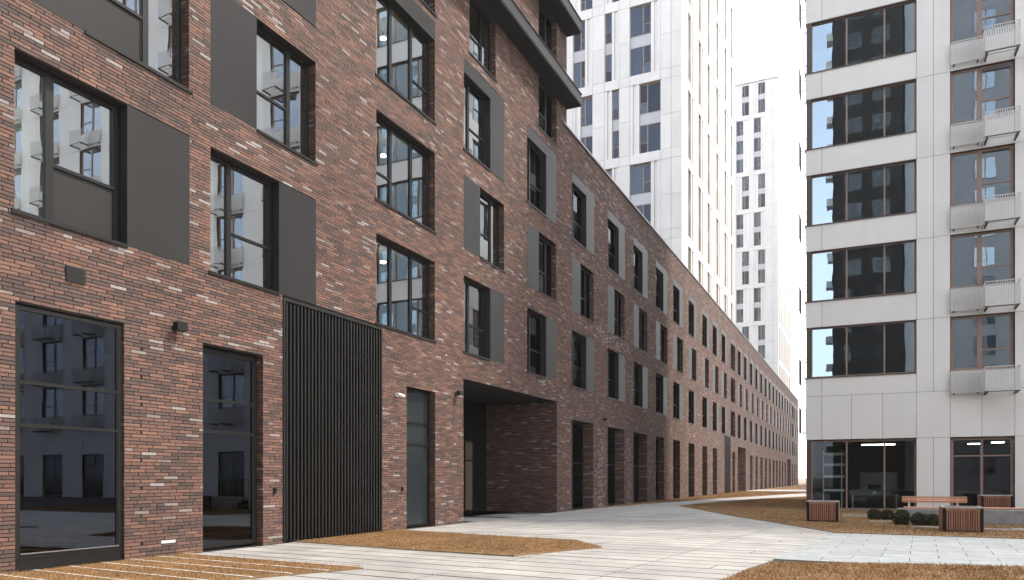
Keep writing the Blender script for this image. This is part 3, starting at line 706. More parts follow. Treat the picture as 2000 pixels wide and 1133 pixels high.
for bi, b in enumerate(balc):
    for k, s in enumerate(sills):
        window(WF, b + 0.03, s + 0.02, 2.45, 2.46, 0.14, B2, frame='brown_frame', glass='glass_balcony', fw=0.10, mull=0.17)
        if bi == 0: WF.piece('sill', b - .02, b + 2.53, s - 0.02, s + 0.02, 'brown_frame', d=-0.03, th=0.2)
        if bi == 0 or (bi + k) % 1 == 0:
            r1 = WF.put('railing', bk1, b + 0.0, -0.17, s - 1.05); put('bracket', arm1, r1, (0, 0, 0))
            r2 = WF.put('railing', bk2, b + 1.27, -0.82, s - 1.08); put('bracket', arm, r2, (0, 0, 0))
    window(WF, b + 0.03, 0.05, 2.45, 3.36, 0.14, [(0, 0.5, [0.76]), (0.5, 1, [0.76])] , frame='brown_frame', glass='glass_shop' if bi == 0 else 'glass_gr', name='shop_window', fw=0.08, mull=0.06)
sb = basket(1.5, 0.42, 0, 1.30, False).mesh('railing', M['coping'])  # side baskets get a darker colour that imitates backlight
for s in sills:
    WS.put('railing', sb, -43.1, -0.44, s - 0.05)
    for j in range(4): window(WS, -(44.0 + 4 * j) - 2.18, s + .02, 2.16, 2.46, 0.14, B2, frame='brown_frame', glass='glass_white')
r = WS.put('railing', sb, -43.1, -0.44, sills[0] - 2.6)

# shop interior
sh_ = tag(empty('shelf_unit', (10.9, 41.6, 0)), 'pale metal shelf unit just inside the glazed corner of the white building', 'shelf')
b = MB()
for z in (0.9, 1.6, 2.2, 2.75): b.box(0, 1.0, 0, 0.4, z, z + 0.12)
put('shelf_board', b.mesh('shelf_board', M['white_plastic']), sh_)
b = MB()
for x in (0.0, 0.86): 
    for y in (0, 0.36): b.box(x, x + .04, y, y + .04, 0, 3.0)
put('upright', b.mesh('upright', M['white_plastic']), sh_)
for i, (x, y, lb) in enumerate(((12.7, 41.5, 'long white tube light under the ceiling behind the middle shop pane'), (17.4, 42.5, 'tube light behind the glazing over the double glass door'), (18.2, 41.2, 'short tube light near the right jamb of the double glass door'))):
    t = tag(empty('tube_light', (x, y, 3.22)), lb, 'tube light', 'tube lights inside the white building')
    put('tube', cbox(1.5 if i == 0 else 0.5, 0.10, 0.04, 'tube'), t); put('lamp_body', cbox(1.5 if i == 0 else 0.5, 0.14, 0.04, 'white_plastic'), t, (0, -0.02, 0.042))
t = tag(empty('office_desk', (12.2, 43.0, 0)), 'dark desk standing in the dim room behind the shop glazing', 'desk')
put('desk_top', cbox(2.2, 0.8, 0.04, 'interior_dark'), t, (0, 0, 0.72))
for x in (0.05, 2.1): 
    for y in (0.05, 0.7): put('leg', cbox(0.05, 0.05, 0.72, 'rail'), t, (x, y, 0))
t = tag(empty('office_screen', (13.0, 43.3, 0.76)), 'computer screen on the dark desk behind the shop glazing', 'computer screen')
put('screen', cbox(0.6, 0.04, 0.36, 'black_frame'), t, (0, 0, 0.12)); put('stand', cbox(0.1, 0.16, 0.12, 'rail'), t, (0.25, -.05, 0))
t = tag(empty('whiteboard', (12.6, 47.46, 0.9)), 'pale board hanging on the rear wall of the shop room', 'whiteboard')
put('board', cbox(1.9, 0.03, 1.0, 'white_plastic'), t)

# ================================================================== WHITE TOWERS
def tower(name, label, XC, YF, YB, top, front, side, gz, groups, W, bottom, singles):
    tb = tag(empty(name, (XC, YF, 0)), label, 'tower', 'white apartment towers behind the brick roofline')
    TF = Face(tb, (0, YF, 0), 0.0); TS = Face(tb, (XC, 0, 0), R(90))
    lv = []; z = gz
    for i, n in enumerate(groups): lv.append((z, z + 3.675 * n - 0.9, n)); z += 3.675 * n
    fhh, shh = [], []
    for gi, (a, b, n) in enumerate(lv):
        for (u0, u1, win) in front: fhh.append((u0, u1, a, b, 0.32))
        for (u0, u1, win) in side: shh.append((u0, u1, a, b, 0.45))
    mb = MB(); wall_cells(mb, XC - W, XC, bottom, top, fhh, 0.03, 0, 1); TF.put('backing_wall', mb.mesh('backing_wall', [M['joint'], M['rib']]))
    mb = MB(); wall_cells(mb, YF, YB, bottom, top, shh, 0.03, 0, 1); TS.put('backing_wall', mb.mesh('backing_wall', [M['joint'], M['rib']]))
    mb = MB(); mb.box(-W, -.04, .04, YB - YF, top - .3, top + .02); mb.box(-W, -.01, YB - YF - .3, YB - YF, bottom, top - .31); mb.box(-W, -W + .3, .04, YB - YF - .31, bottom, top - .31)
    put('roof', mb.mesh('roof', M['tower']), tb)
    mb = MB(); mb.box(-W - .1, 0.08, -.08, 0.3, top + .021, top + .12); mb.box(-0.3, 0.08, .31, YB - YF + .08, top + .021, top + .12); put('coping', mb.mesh('coping', M['coping']), tb)
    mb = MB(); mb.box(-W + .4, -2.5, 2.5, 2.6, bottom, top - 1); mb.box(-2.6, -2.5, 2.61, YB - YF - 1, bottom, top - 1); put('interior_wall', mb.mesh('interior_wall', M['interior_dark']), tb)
    st = MB(); sst = MB()
    def clad(face, mbx, cuts, hh, zz, d0):
        for a, b in zip(cuts, cuts[1:]):
            for c, e in zip(zz, zz[1:]):
                cu, cz = (a + b) / 2, (c + e) / 2
                if any(h[0] < cu < h[1] and h[2] < cz < h[3] for h in hh): continue
                if singles and e > 15 and c < 52 and a > -13.5: face.piece('panel', a + .012, b - .012, c + .012, e - .012, 'tower', d=0.0, th=0.028)
                else: mbx.box(a + .012, b - .012, 0, .028, c + .012, e - .012)
    zz = sorted({bottom, top} | {x for a, b, n in lv for x in [a, b] + [a + 3.675 * j - 0.5 for j in range(1, n)]})
    fc = sorted({XC - W, XC, XC - 0.97} | {x for f in front for x in f[:2]}); sd_ = sorted({YF, YB} | {x for f in side for x in f[:2]})
    clad(TF, st, fc, fhh, zz, 0); clad(TS, sst, sd_, shh, zz, 0)
    if st.v: o = TF.put('cladding', st.mesh('cladding', M['tower'])); o['kind'] = 'stuff'
    if sst.v: o = TS.put('cladding', sst.mesh('cladding', M['tower'])); o['kind'] = 'stuff'
    for gi, (a, b, n) in enumerate(lv):
        for face, lst, dd in ((TF, front, 0.26), (TS, side, 0.38)):
            for (u0, u1, wfr) in lst:
                w = u1 - u0; ww = w * wfr; left = gi % 2 == 1
                wa = u0 if left else u1 - ww
                if face is TS: wa = u0
                for j in range(n):
                    za = a + j * 3.675; h = 2.7 if j == n - 1 else 2.66
                    h = min(h, b - za)
                    sty = [(0, 1, [0.4])] if ww < 1.0 else ([(0, 0.62, []), (0.62, 1, [0.36])] if left else [(0, 0.38, [0.36]), (0.38, 1, [])])
                    window(face, wa + .01, za + .01, ww - .02, h - .02, dd - .06, sty, frame='brown_frame', glass='glass_tower', fw=0.06, mull=0.08)
                    if j < n - 1: face.piece('spandrel', wa, wa + ww, za + h, za + 3.675, 'spandrel', d=dd - .05, th=0.06)
                ra, rb_ = (wa + ww, u1) if (left or face is TS) else (u0, wa)
                m = MB(); x = ra; i = 0; nr = 3
                for i in range(nr):
                    xa = ra + (rb_ - ra) * i / nr; xb = ra + (rb_ - ra) * (i + 1) / nr; m.box(xa + .01 - ra, xb - .01 - ra, (i % 2) * 0.09, 0.25, 0, b - a - .01)
                face.put('rib_panel', m.mesh('rib_panel', M['tower'] if face is TF else M['rib']), ra, 0.03, a)
    return tb
f1 = [(-17.5, -15.6, .6), (-12.58, -10.61, 0.62), (-9.39, -7.98, 0.5), (-6.95, -4.05, 0.69)]
s1 = [(70.7, 73.5, .5), (75.5, 78.4, .5), (80.3, 83.1, .5), (85.5, 88.4, .5), (90.9, 93.9, .5), (95.6, 98.2, .5)]
tower('white_tower', 'tall white tower with staggered window groups rising right behind the brick roof', -2.1, 68.0, 98.8, 80.0, f1, s1, 24.28 - 7.35, [2] * 8, 22, 8.0, True)
f2 = [(-20, -18, .6), (-14.5, -12.6, .6), (-9.9, -7.5, 0.55), (-6.6, -4.5, 0.62)]
s2 = [(154.6 + 4.3 * k, 157.0 + 4.3 * k, .5) for k in range(6)]
tower('white_tower', 'more distant hazy white tower between the nearer tower and the right block', -2.1, 152.4, 180.5, 78.6, f2, s2, 10.0 + 3.675 * .0, [2] * 7 + [3, 2] , 22, 8.0, False)

# blocks behind the camera, seen in the glass
db = tag(empty('dark_block', (9.0, -30, 0)), 'dark brick apartment block mirrored in the corner windows of the white building', 'building')
b = MB(); b.box(0, 8.4, -20, 0, 0, 95); put('wall', b.mesh('wall', M['dark_brick']), db)
DFc = Face(db, (17.0, -30, 0), R(180))
for k in range(24):
    for j in range(2): window(DFc, 1.0 + 3.4 * j, 2.0 + 3.8 * k, 2.2, 2.2, -0.04, B2, glass='glass_dim')
    o = put('balcony', cbox(0.9, 1.6, 1.0, 'rail'), db, (-0.9, -4.0, 5.0 + 3.8 * k))
wb2 = tag(empty('white_block', (17.4, -33, 0)), 'pale grey apartment block mirrored in the balcony windows of the white building', 'building')
b = MB(); b.box(0.4, 50, -20, 0, 0, 85); put('wall', b.mesh('wall', M['grey_block']), wb2)
DG = Face(wb2, (67.4, -33, 0), R(180))
for k in range(21):
    for j in range(9): window(DG, 1.5 + 5.4 * j, 2.2 + 3.8 * k, 2.4, 2.5, -0.05, B2, frame='brown_frame', glass='glass_white')

lb = tag(empty('added_dark_block', (42, 100, 0)), 'unseen long block added out on the right to darken reflections in the windows past the passage', 'building')  # unseen building added so the windows past the passage reflect dark
b = MB(); b.box(0, 14, 0, 130, 0, 58); put('wall', b.mesh('wall', M['dark_brick']), lb)
LF = Face(lb, (42, 0, 0), R(-90))
for k in range(14):
    for j in range(14): window(LF, -(103 + 9 * j) - 2.4, 3 + 3.9 * k, 2.4, 2.4, -0.05, B2, glass='glass_dim')
# ================================================================== GROUND
b = MB(); b.quad((-800, -600, -0.06), (900, -600, -0.06), (900, 1500, -0.06), (-800, 1500, -0.06))
tag(put('ground', b.mesh('ground', M['ground'])), kind='structure')
b = MB(); b.quad((-4, -30, -0.03), (80, -30, -0.03), (80, 120, -0.03), (-4, 120, -0.03))
tag(put('paving_bed', b.mesh('paving_bed', M['joint_ground'])), kind='structure')

def clip_poly(poly, a, b):
    """keep the part left of the line a->b"""
    out = []
    def side(p): return (b[0] - a[0]) * (p[1] - a[1]) - (b[1] - a[1]) * (p[0] - a[0])
    for i, p in enumerate(poly):
        q = poly[(i + 1) % len(poly)]; sp, sq = side(p), side(q)
        if sp >= 0: out.append(p)
        if (sp >= 0) != (sq >= 0):
            t = sp / (sp - sq); out.append((p[0] + t * (q[0] - p[0]), p[1] + t * (q[1] - p[1])))
    return out
def slab_mesh(poly, z0, z1, mat):
    me = bpy.data.meshes.new('slab'); n = len(poly)
    cx = sum(p[0] for p in poly) / n; cy = sum(p[1] for p in poly) / n
    sh = [(cx + (p[0] - cx) , cy + (p[1] - cy)) for p in poly]
    v = [(x - cx, y - cy, z0) for x, y in sh] + [(x - cx, y - cy, z1) for x, y in sh]
    f = [tuple(range(n, 2 * n))] + [(i, (i + 1) % n, n + (i + 1) % n, n + i) for i in range(n)]
    me.from_pydata(v, [], f); me.materials.append(M[mat]); me.update(); return me, (cx, cy, 0)
def area2(poly): return 0.5 * sum(poly[i][0] * poly[(i + 1) % len(poly)][1] - poly[(i + 1) % len(poly)][0] * poly[i][1] for i in range(len(poly)))
pave = tag(empty('pavement', (6, 20, 0)), kind='structure')
edge = ((10.45, 9.2), (11.18, 15.43), (11.98, 23.9))      # right limit of the plank paving
ang = R(-5.0); ux, uy = math.cos(ang), math.sin(ang); vx, vy = -uy, ux
slabs = []
PW, PL = 0.62, 2.45
for r_ in range(-14, 75):
    off = (0.0 if r_ % 2 == 0 else 0.0) + 0.55
    for c_ in range(-3, 9):
        a0, a1 = off + c_ * PL, off + (c_ + 1) * PL
        if (r_ * 7 + c_ * 3) % 5 == 0: cutm = [(a0, a0 + PL / 2), (a0 + PL / 2, a1)]
        else: cutm = [(a0, a1)]
        for (p, q) in cutm:
            g_ = 0.027
            P = [(p + g_ * .6, r_ * PW + g_), (q - g_ * .6, r_ * PW + g_), (q - g_ * .6, (r_ + 1) * PW - g_), (p + g_ * .6, (r_ + 1) * PW - g_)]
            P = [(u * ux + v * vx, u * uy + v * vy) for u, v in P]
            P = clip_poly(P, (0.03, 50), (0.03, -50)) if not any(23.3 < y < 32.2 for _, y in P) else clip_poly(P, (-3.6, 50), (-3.6, -50))
            P = [] if len(P) < 3 else P
            if P:
                cy = sum(y for _, y in P) / len(P)
                e = (edge[0], edge[1]) if cy < 15.43 else (edge[1], edge[2])
                P = clip_poly(P, e[0], e[1])
            if len(P) >= 3 and area2(P) > 0.01 and max(y for _, y in P) < 44: slabs.append(P)
def slab_screen(P):
    cx = sum(p[0] for p in P) / len(P); cy = sum(p[1] for p in P) / len(P)
    dx = cx - 12.8; zz = -sa * dx + ca * cy; xx = ca * dx + sa * cy
    if zz < 2: return -1
    sx, sy = 1000 + 1466 * xx / zz, 933 + 1466 * 1.6 / zz
    return area2(P) / zz ** 3 if (-60 < sx < 2060 and sy < 1190) else -1
slabs.sort(key=slab_screen, reverse=True)
for P in slabs[:250]:
    me, c = slab_mesh(P, -0.05, random.uniform(-.0015, .0015), 'paving'); put('paving_slab', me, pave, (c[0] - 6, c[1] - 20, 0))
def joined(polys, z0, z1, mat, name, parent=None):
    v, f = [], []
    for P in polys:
        n0 = len(v); n = len(P); v += [(x, y, z0) for x, y in P] + [(x, y, z1) for x, y in P]
        f.append(tuple(range(n0 + n, n0 + 2 * n))); f += [(n0 + i, n0 + (i + 1) % n, n0 + n + (i + 1) % n, n0 + n + i) for i in range(n)]
    me = bpy.data.meshes.new(name); me.from_pydata(v, [], f); me.materials.append(M[mat]); me.update()
    o = put(name, me, parent); 
    if parent: o.location = (-parent.location.x, -parent.location.y, -parent.location.z)
    return o
o = joined(slabs[250:], -0.05, 0.0, 'paving', 'paving_slabs', pave); o['kind'] = 'stuff'
# grey pavers on the right
gp = tag(empty('grey_pavement', (14, 20, 0)), kind='structure')
pav = []
r2 = R(-3.5)
for i in range(0, 30):
    for j in range(0, 12):
        p0, q0 = 10.0 + i * 1.02 + (0.51 if j % 2 else 0), 15.6 + j * 0.76
        P = [(p0 + .006, q0 + .006), (p0 + 1.014, q0 + .006), (p0 + 1.014, q0 + .754), (p0 + .006, q0 + .754)]
        P = [(11 + (x - 11) * math.cos(r2) - (y - 16) * math.sin(r2), 16 + (x - 11) * math.sin(r2) + (y - 16) * math.cos(r2)) for x, y in P]
        P = clip_poly(P, edge[2], edge[1]); 
        if len(P) > 2: P = clip_poly(P, edge[1], edge[0]) if sum(y for _, y in P) / len(P) < 15.43 else P
        if len(P) >= 3 and abs(area2(P)) > 0.02: pav.append(P)
pav.sort(key=lambda P: slab_screen(P), reverse=True)
for P in pav[:230]:
    me, c = slab_mesh(P, -0.05, random.uniform(-.001, .001) , 'paver'); put('paving_slab', me, gp, (c[0] - 14, c[1] - 20, 0))
o = joined(pav[230:], -0.05, 0.0, 'paver', 'paving_slabs', gp); o['kind'] = 'stuff'
# foreground paving round the camera (only mirrored in the glass)
b = MB(); b.quad((10.6, -29, 0.002), (80, -29, 0.002), (80, 7, 0.002), (10.6, 7, 0.002)); tag(put('forecourt', b.mesh('forecourt', M['paver'])), kind='structure')

# lawns
def in_poly(px, py, P):
    c = np.zeros(len(px), bool); n = len(P)
    for i in range(n):
        x1, y1 = P[i]; x2, y2 = P[(i + 1) % n]
        if y1 == y2: continue
        m = ((y1 > py) != (y2 > py)) & (px < (x2 - x1) * (py - y1) / (y2 - y1) + x1); c ^= m
    return c
def lawn(name, P, label, dens, bh, bw, z=0.022, strips=None, seed=1, stepx=0.25):
    root = tag(empty(name, (P[0][0], P[0][1], 0)), label, 'lawn', kind='stuff')
    v = [(x, y, z) for x, y in P] + [(x, y, -0.05) for x, y in P]; n = len(P)
    f = [tuple(range(n)) if area2(P) > 0 else tuple(reversed(range(n)))] + [(i, (i + 1) % n, n + (i + 1) % n, n + i) for i in range(n)]
    me = bpy.data.meshes.new('turf'); me.from_pydata(v, [], f); me.materials.append(M['soil']); me.update()
    o = put('turf', me, root, (-P[0][0], -P[0][1], 0)); o['kind'] = 'stuff'
    A_ = abs(area2(P)); N = int(A_ * dens); r = np.random.default_rng(seed)
    xs = [p[0] for p in P]; ys = [p[1] for p in P]; bbA = (max(xs) - min(xs)) * (max(ys) - min(ys)); k = int(N * bbA / max(A_, .01))
    px = r.uniform(min(xs), max(xs), k); py = r.uniform(min(ys), max(ys), k)
    m = in_poly(px, py, P)
    if strips:
        sv = -px * uy * 1.0 + py * ux; ph = (sv / strips) % 1.0; m &= ~((ph < 0.06))
    clump = (np.sin(px * 9.1 + 3 * np.sin(py * 5.3)) * np.sin(py * 11.7 + 2 * np.sin(px * 4.1)) + 1) / 2
    m &= r.random(k) < (0.45 + 0.55 * clump)
    px, py = px[m], py[m]; cl = clump[m]; k = len(px)
    px = px + r.normal(0, .022 if dens > 1000 else .05, k); py = py + r.normal(0, .022 if dens > 1000 else .05, k); py += 0.0; px = np.maximum(px, 0.015)
    th = r.uniform(0, 2 * np.pi, k); hh = bh * r.uniform(0.35, 1.0, k) * (0.7 + 0.5 * cl) * (1 + 0.8 * (r.random(k) < 0.03)); w = bw * r.uniform(0.6, 1.3, k); ln = r.uniform(0.1, 0.9, k) * hh; ph = r.uniform(0, 2 * np.pi, k)
    V = np.empty((k, 3, 3)); V[:, 0] = np.stack([px - np.cos(th) * w / 2, py - np.sin(th) * w / 2, np.full(k, z - .005)], 1)
    V[:, 1] = np.stack([px + np.cos(th) * w / 2, py + np.sin(th) * w / 2, np.full(k, z - .005)], 1); V[:, 2] = np.stack([px + np.cos(ph) * ln, py + np.sin(ph) * ln, z + hh], 1)
    me = bpy.data.meshes.new('grass_blades'); me.vertices.add(3 * k); me.vertices.foreach_set('co', V.astype('f').ravel()); me.loops.add(3 * k); me.loops.foreach_set('vertex_index', np.arange(3 * k, dtype='i'))
    me.polygons.add(k); me.polygons.foreach_set('loop_start', (np.arange(k) * 3).astype('i')); me.update(calc_edges=True)
    patch = (np.sin(px * 1.3 + py * 0.7) + np.sin(py * 2.1 - px * 0.5)) * 0.12
    tt = np.clip(r.beta(2.2, 1.8, k) * 0.9 + patch * 0.5, 0, 0.93); tt = np.where(r.random(k) < 0.03 + 0.12 * (np.sin(px * 0.9 + 1.7) * np.sin(py * 0.8) > 0.55), 1.0, tt)
    at = me.attributes.new('tint', 'FLOAT', 'FACE'); at.data.foreach_set('value', tt.astype('f')); me.materials.append(M['blade']); me.shade_flat()
    o = put('grass_blades', me, root, (-P[0][0], -P[0][1], 0)); o['kind'] = 'stuff'
    if strips:
        i0 = int(-20 / strips); E = []
        for i in range(0, 60):
            s0 = i * strips; 
            # strip quad in world, clipped to the lawn outline (convex)
            Q = [(-8, s0), (30, s0), (30, s0 + 0.055), (-8, s0 + 0.055)]; Q = [(u * ux + v_ * vx, u * uy + v_ * vy) for u, v_ in Q]
            PP = P if area2(P) > 0 else P[::-1]
            for a, b_ in zip(PP, PP[1:] + PP[:1]):
                if len(Q) > 2: Q = clip_poly(Q, a, b_)
            if len(Q) > 2: E.append(Q)
        for Q in E:
            me, c = slab_mesh(Q, -0.02, z + 0.012, 'edging'); put('edging_strip', me, root, (c[0] - P[0][0], c[1] - P[0][1], 0))
    return root
lawn('lawn', [(0.02, 11.25), (0.02, 4.0), (1.8, 4.0), (3.2, 7.15), (3.95, 8.80), (4.86, 10.80), (4.7, 10.9)], 'dry brown lawn with thin concrete strips in the bottom left corner by the shop window', 4200, 0.040, 0.009, strips=0.62, seed=2)
lawn('lawn', [(0.02, 14.55), (3.75, 14.05), (6.38, 13.80), (6.83, 15.07), (7.40, 16.35), (6.2, 17.9), (1.7, 18.7), (0.02, 19.2)], 'dry brown lawn in front of the black slatted gate', 3000, 0.036, 0.010, seed=3)
lawn('lawn', [(10.72, 11.0), (10.98, 13.3), (11.25, 14.75), (13.76, 15.62), (15.4, 15.9), (22, 16.1), (22, 8.0), (10.4, 8.5)], 'shaggy dry lawn in the bottom right corner', 2800, 0.048, 0.010, seed=4)
lawn('lawn', [(3.32, 42.6), (7.67, 32.6), (10.08, 27.83), (12.04, 23.68), (16.6, 23.35), (27, 22.9), (27, 39.9), (10.2, 39.95), (10.2, 72.0), (8.6, 68.0), (5.66, 58.3), (4.14, 49.9)], 'large dry lawn with bench and planters before the white building', 420, 0.05, 0.022, seed=5)
lawn('lawn', [(0.02, 34.5), (0.2, 37.2), (1.0, 46.3), (2.55, 56.9), (5.06, 70.4), (7.63, 83.9), (9.0, 91.0), (0.02, 91.0)], 'narrow dry lawn strip along the foot of the brick wall beyond the passage', 260, 0.05, 0.03, seed=6)
lawn('lawn', [(10.3, 72.2), (14, 84), (30, 91), (60, 91), (60, 62), (10.3, 62)], 'dry lawn on the sunny side beyond the white building', 20, 0.05, 0.05, seed=7)
lawn('lawn', [(0.02, 105.5), (60, 105.5), (60, 185), (0.02, 185)], 'dry lawn at the far end of the lane', 12, 0.06, 0.08, seed=8)
# lane path of short slabs, and the cross path
lp = tag(empty('lane_path', (3, 50, 0)), kind='structure')
Rt = [(3.32, 42.6), (4.14, 49.9), (5.66, 58.3), (8.6, 68.0), (10.3, 72.2), (14, 84), (20, 91)]; Lt = [(-.02, 34.3), (.2, 37.2), (1.0, 46.3), (2.55, 56.9), (5.06, 70.4), (7.63, 83.9), (9.0, 91.0)]
def samp(L, y):
    for a, b_ in zip(L, L[1:]):
        if a[1] <= y <= b_[1]: t = (y - a[1]) / (b_[1] - a[1]); return a[0] + t * (b_[0] - a[0])
    return L[0][0] if y < L[0][1] else L[-1][0]
polys = []
y = 43.4
while y < 91:
    polys.append([(samp(Lt, y), y + .01), (samp(Rt, y), y + .01), (samp(Rt, y + .62), y + .61), (samp(Lt, y + .62), y + .61)]); y += 0.62
for P in polys[:30]:
    me, c = slab_mesh(P, -0.04, 0.004, 'paving'); put('paving_slab', me, lp, (c[0] - 3, c[1] - 50, 0))
o = joined(polys[30:], -0.04, 0.004, 'paving', 'paving_slabs', lp); o['kind'] = 'stuff'
b = MB(); b.box(0, 70, 91.2, 105.3, -0.03, 0.02); tag(put('cross_path', b.mesh('cross_path', M['paving'])), kind='structure')

# ================================================================== BENCHES, PLANTERS, BUSHES
def planter(x, y, w, d, h, label):
    t = tag(empty('planter', (x, y, 0)), label, 'planter', 'wooden slatted planter boxes')
    b = MB()
    for (a, c) in ((0.005, 0.005), (w - .075, 0.005), (0.005, d - .075), (w - .075, d - .075)): b.box(a, a + .07, c, c + .07, 0.0, h - .03)
    b.box(0.04, w - .04, 0.04, d - .04, 0.05, h - .12)
    put('frame', b.mesh('frame', M['black']), t)
    b = MB(); b.box(0, w, 0, 0.07, h - .03, h); b.box(0, w, d - .07, d, h - .03, h); b.box(0, .07, .07, d - .07, h - .03, h); b.box(w - .07, w, .07, d - .07, h - .03, h)
    put('rim', b.mesh('rim', M['plate']), t)
    put('soil', cbox(w - .14, d - .14, .02, 'soil'), t, (.07, .07, h - .10))
    n = 14
    for i in range(n):
        xx = 0.10 + i * (w - 0.20 - 0.040) / (n - 1)
        for yy in (-0.015, d - 0.03): put('slat', cbox(0.040, 0.045, h - .10, 'wood', 0.004), t, (xx, yy, 0.065))
        yy = 0.10 + i * (d - 0.20 - 0.040) / (n - 1)
        for x2 in (-0.015, w - 0.03): put('slat', cbox(0.045, 0.040, h - .10, 'wood', 0.004), t, (x2, yy, 0.065))
planter(10.93, 29.05, 1.06, 1.0, 0.76, 'slatted wooden planter standing alone at the corner of the white building')
planter(14.88, 25.15, 1.03, 1.1, 0.75, 'largest slatted wooden planter, nearest the grey paving in front of the bench')
planter(17.30, 37.2, 1.15, 1.1, 0.86, 'slatted wooden planter behind the low bench before the glass door')
planter(19.0, 36.0, 1.15, 1.1, 0.98, 'slatted wooden planter at the right edge of the picture behind the low bench')
def bench(x, y, w, d, back, label, h=0.42):
    t = tag(empty('bench', (x, y, 0)), label, 'bench', 'concrete benches with wooden seats')
    put('base', cbox(w, d, h, 'concrete', 0.03), t)
    k = 4
    for i in range(k): put('seat_slat', cbox(w - .36 if back else w, (d - .08) / k - .012, .045, 'wood_seat', .006), t, (0.2 if back else 0, 0.03 + i * (d - .08) / k, h + .012))
    if back:
        for i in range(3): put('back_slat', cbox(w - .36, .03, .07, 'wood_seat', .006), t, (.15, d - .06, h + .22 + i * .083))
        for xx in (0.36, w * .78): put('back_post', cbox(.07, .03, .44, 'rail'), t, (xx, d - .028, h))
bench(14.0, 32.4, 2.55, 0.62, True, 'wooden bench with a slatted backrest on a pale concrete base')
bench(16.15, 29.9, 5.5, 0.6, False, 'long low concrete bench with a wooden top and no backrest, at the right edge', 0.52)
def bush_mesh(seed, rad=0.25, n=3600):
    r = np.random.default_rng(seed); ph = r.uniform(0, 2 * np.pi, n); ct = r.uniform(-0.85, 1, n); st = np.sqrt(1 - ct ** 2)
    lump = 1 + 0.13 * np.sin(3 * ph + seed) * st + 0.07 * np.sin(5 * ct * 3 + 2 * ph) + 0.05 * np.sin(9 * ph + 7 * ct)
    rr = rad * lump * np.where(r.random(n) < .75, r.uniform(.80, 1.16, n), r.uniform(.45, .85, n))
    C = np.stack([rr * st * np.cos(ph), rr * st * np.sin(ph), rr * ct * .92], 1)
    a = r.normal(size=(n, 3)); a /= np.linalg.norm(a, axis=1)[:, None]; b_ = np.cross(a, r.normal(size=(n, 3))); b_ /= np.linalg.norm(b_, axis=1)[:, None]
    s = r.uniform(.014, .028, n)[:, None]
    V = np.stack([C - a * s, C + b_ * s * .6, C + a * s, C - b_ * s * .6], 1).reshape(-1, 3)
    me = bpy.data.meshes.new('foliage'); me.vertices.add(4 * n); me.vertices.foreach_set('co', V.astype('f').ravel()); me.loops.add(4 * n); me.loops.foreach_set('vertex_index', np.arange(4 * n, dtype='i'))
    me.polygons.add(n); me.polygons.foreach_set('loop_start', (np.arange(n) * 4).astype('i')); me.update(calc_edges=True)
    at = me.attributes.new('tint', 'FLOAT', 'FACE'); at.data.foreach_set('value', np.clip(r.beta(1.3, 2.6, n), 0, 1).astype('f')); me.materials.append(M['leaf']); me.shade_flat(); return me
bm = [bush_mesh(i) for i in (1, 2, 3)]
stem = MB(); stem.bar((0, 0, -.26), (0, 0, .1), .018, 6)
for k in range(5): stem.bar((0, 0, -.1), (.12 * math.cos(k * 1.26), .12 * math.sin(k * 1.26), .08), .008, 5)
stm = stem.mesh('stem', M['bronze'])
for i, (x, y, s, lb) in enumerate([(13.15, 31.2, 0.88, 'leftmost round box bush of the back row by the shop window'), (13.62, 31.2, 0.84, 'second round box bush of the back row, left of the bench base'), (14.07, 31.1, 0.87, 'round box bush of the back row touching the bench base, partly behind another'),
                                   (13.94, 28.2, 0.92, 'leftmost round box bush of the front row'), (14.44, 28.1, 0.92, 'middle round box bush of the front row'), (14.86, 28.2, 0.84, 'rightmost round box bush of the front row, beside the largest planter')]):
    t = tag(empty('box_bush', (x, y, 0), i * 1.1), lb, 'bush', 'clipped round bushes by the bench'); t.scale = (s, s, s)
    put('foliage', bm[i % 3], t, (0, 0, .235)); put('stem', stm, t, (0, 0, .235))
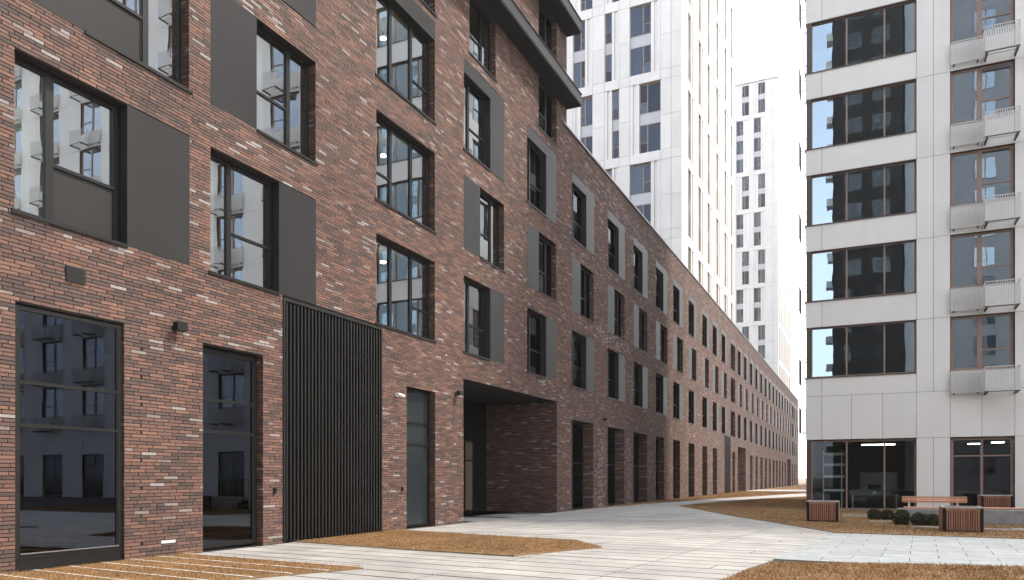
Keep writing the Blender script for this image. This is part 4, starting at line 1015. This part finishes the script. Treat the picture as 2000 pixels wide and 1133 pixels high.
# stone edging strips near the bushes
for i, (x, y, w) in enumerate([(12.0, 34.8, 2.3), (12.0, 33.2, 2.6), (13.0, 29.7, 1.4), (14.2, 26.9, .8), (16.0, 26.6, 2.2), (16.9, 27.1, 4.0)]):
    b = MB(); b.box(0, w, 0, .12, -.02, .062)
    tag(put('kerb_stone', b.mesh('kerb_stone', M['edging']), None, (x, y, 0)), ['pale kerb strip in the lawn below the shop window, farther of two', 'pale kerb strip in the lawn below the shop window, nearer of two', 'short pale kerb strip between the two rows of bushes', 'short pale kerb strip just left of the largest planter', 'thin pale kerb strip just right of the largest planter', 'broad pale kerb strip in the lawn in front of the low bench'][i], 'kerb', 'pale kerb strips in the lawn')

# ================================================================== FAR END
fb = tag(empty('far_building', (0, 235, 0)), 'low white building with two square windows closing the far end of the lane', 'building')
FF = Face(fb, (0, 235, 0), 0.0); hs_ = [(6.0 + 4.2 * i, 8.6 + 4.2 * i, 3.3, 6.2, .2) for i in range(8)]
mb = MB(); wall_cells(mb, 0, 50, 0, 9.5, hs_); mb.box(0, 50, 8, 8.3, 0, 9.5); mb.box(0, 50, .01, 8, 9.2, 9.5); FF.put('wall', mb.mesh('wall', M['tower']))
for h in hs_: window(FF, h[0] + .02, h[2] + .02, 2.56, 2.86, .1, [(0, .5, []), (.5, 1, [])], frame='rail', glass='glass_white')
fn = tag(empty('metal_fence', (2, 186, 0)), 'dark railing fence across the far end of the lane', 'fence')
for i in range(16): put('post', cbox(.14, .14, 1.9, 'black_frame'), fn, (3.0 * i, 0, 0))
for z in (0.7, 1.75): put('rail', cbox(45, .08, .09, 'black_frame'), fn, (0, .02, z))

# ================================================================== HAZE
if HAZE > 0:
    hm = bpy.data.materials.new('haze_air'); hm.use_nodes = True; n = hm.node_tree.nodes; n.clear()
    o_ = n.new('ShaderNodeOutputMaterial'); pv = n.new('ShaderNodeVolumePrincipled'); pv.inputs['Color'].default_value = (0.97, 0.98, 1.0, 1)
    pv.inputs['Density'].default_value = HAZE; pv.inputs['Anisotropy'].default_value = 0.3
    hm.node_tree.links.new(pv.outputs[0], o_.inputs['Volume'])
    b = MB(); b.box(-802, 902, -602, 1502, -1.1, 90); hz_ = put('haze', b.mesh('haze', hm)); hz_['kind'] = 'stuff'
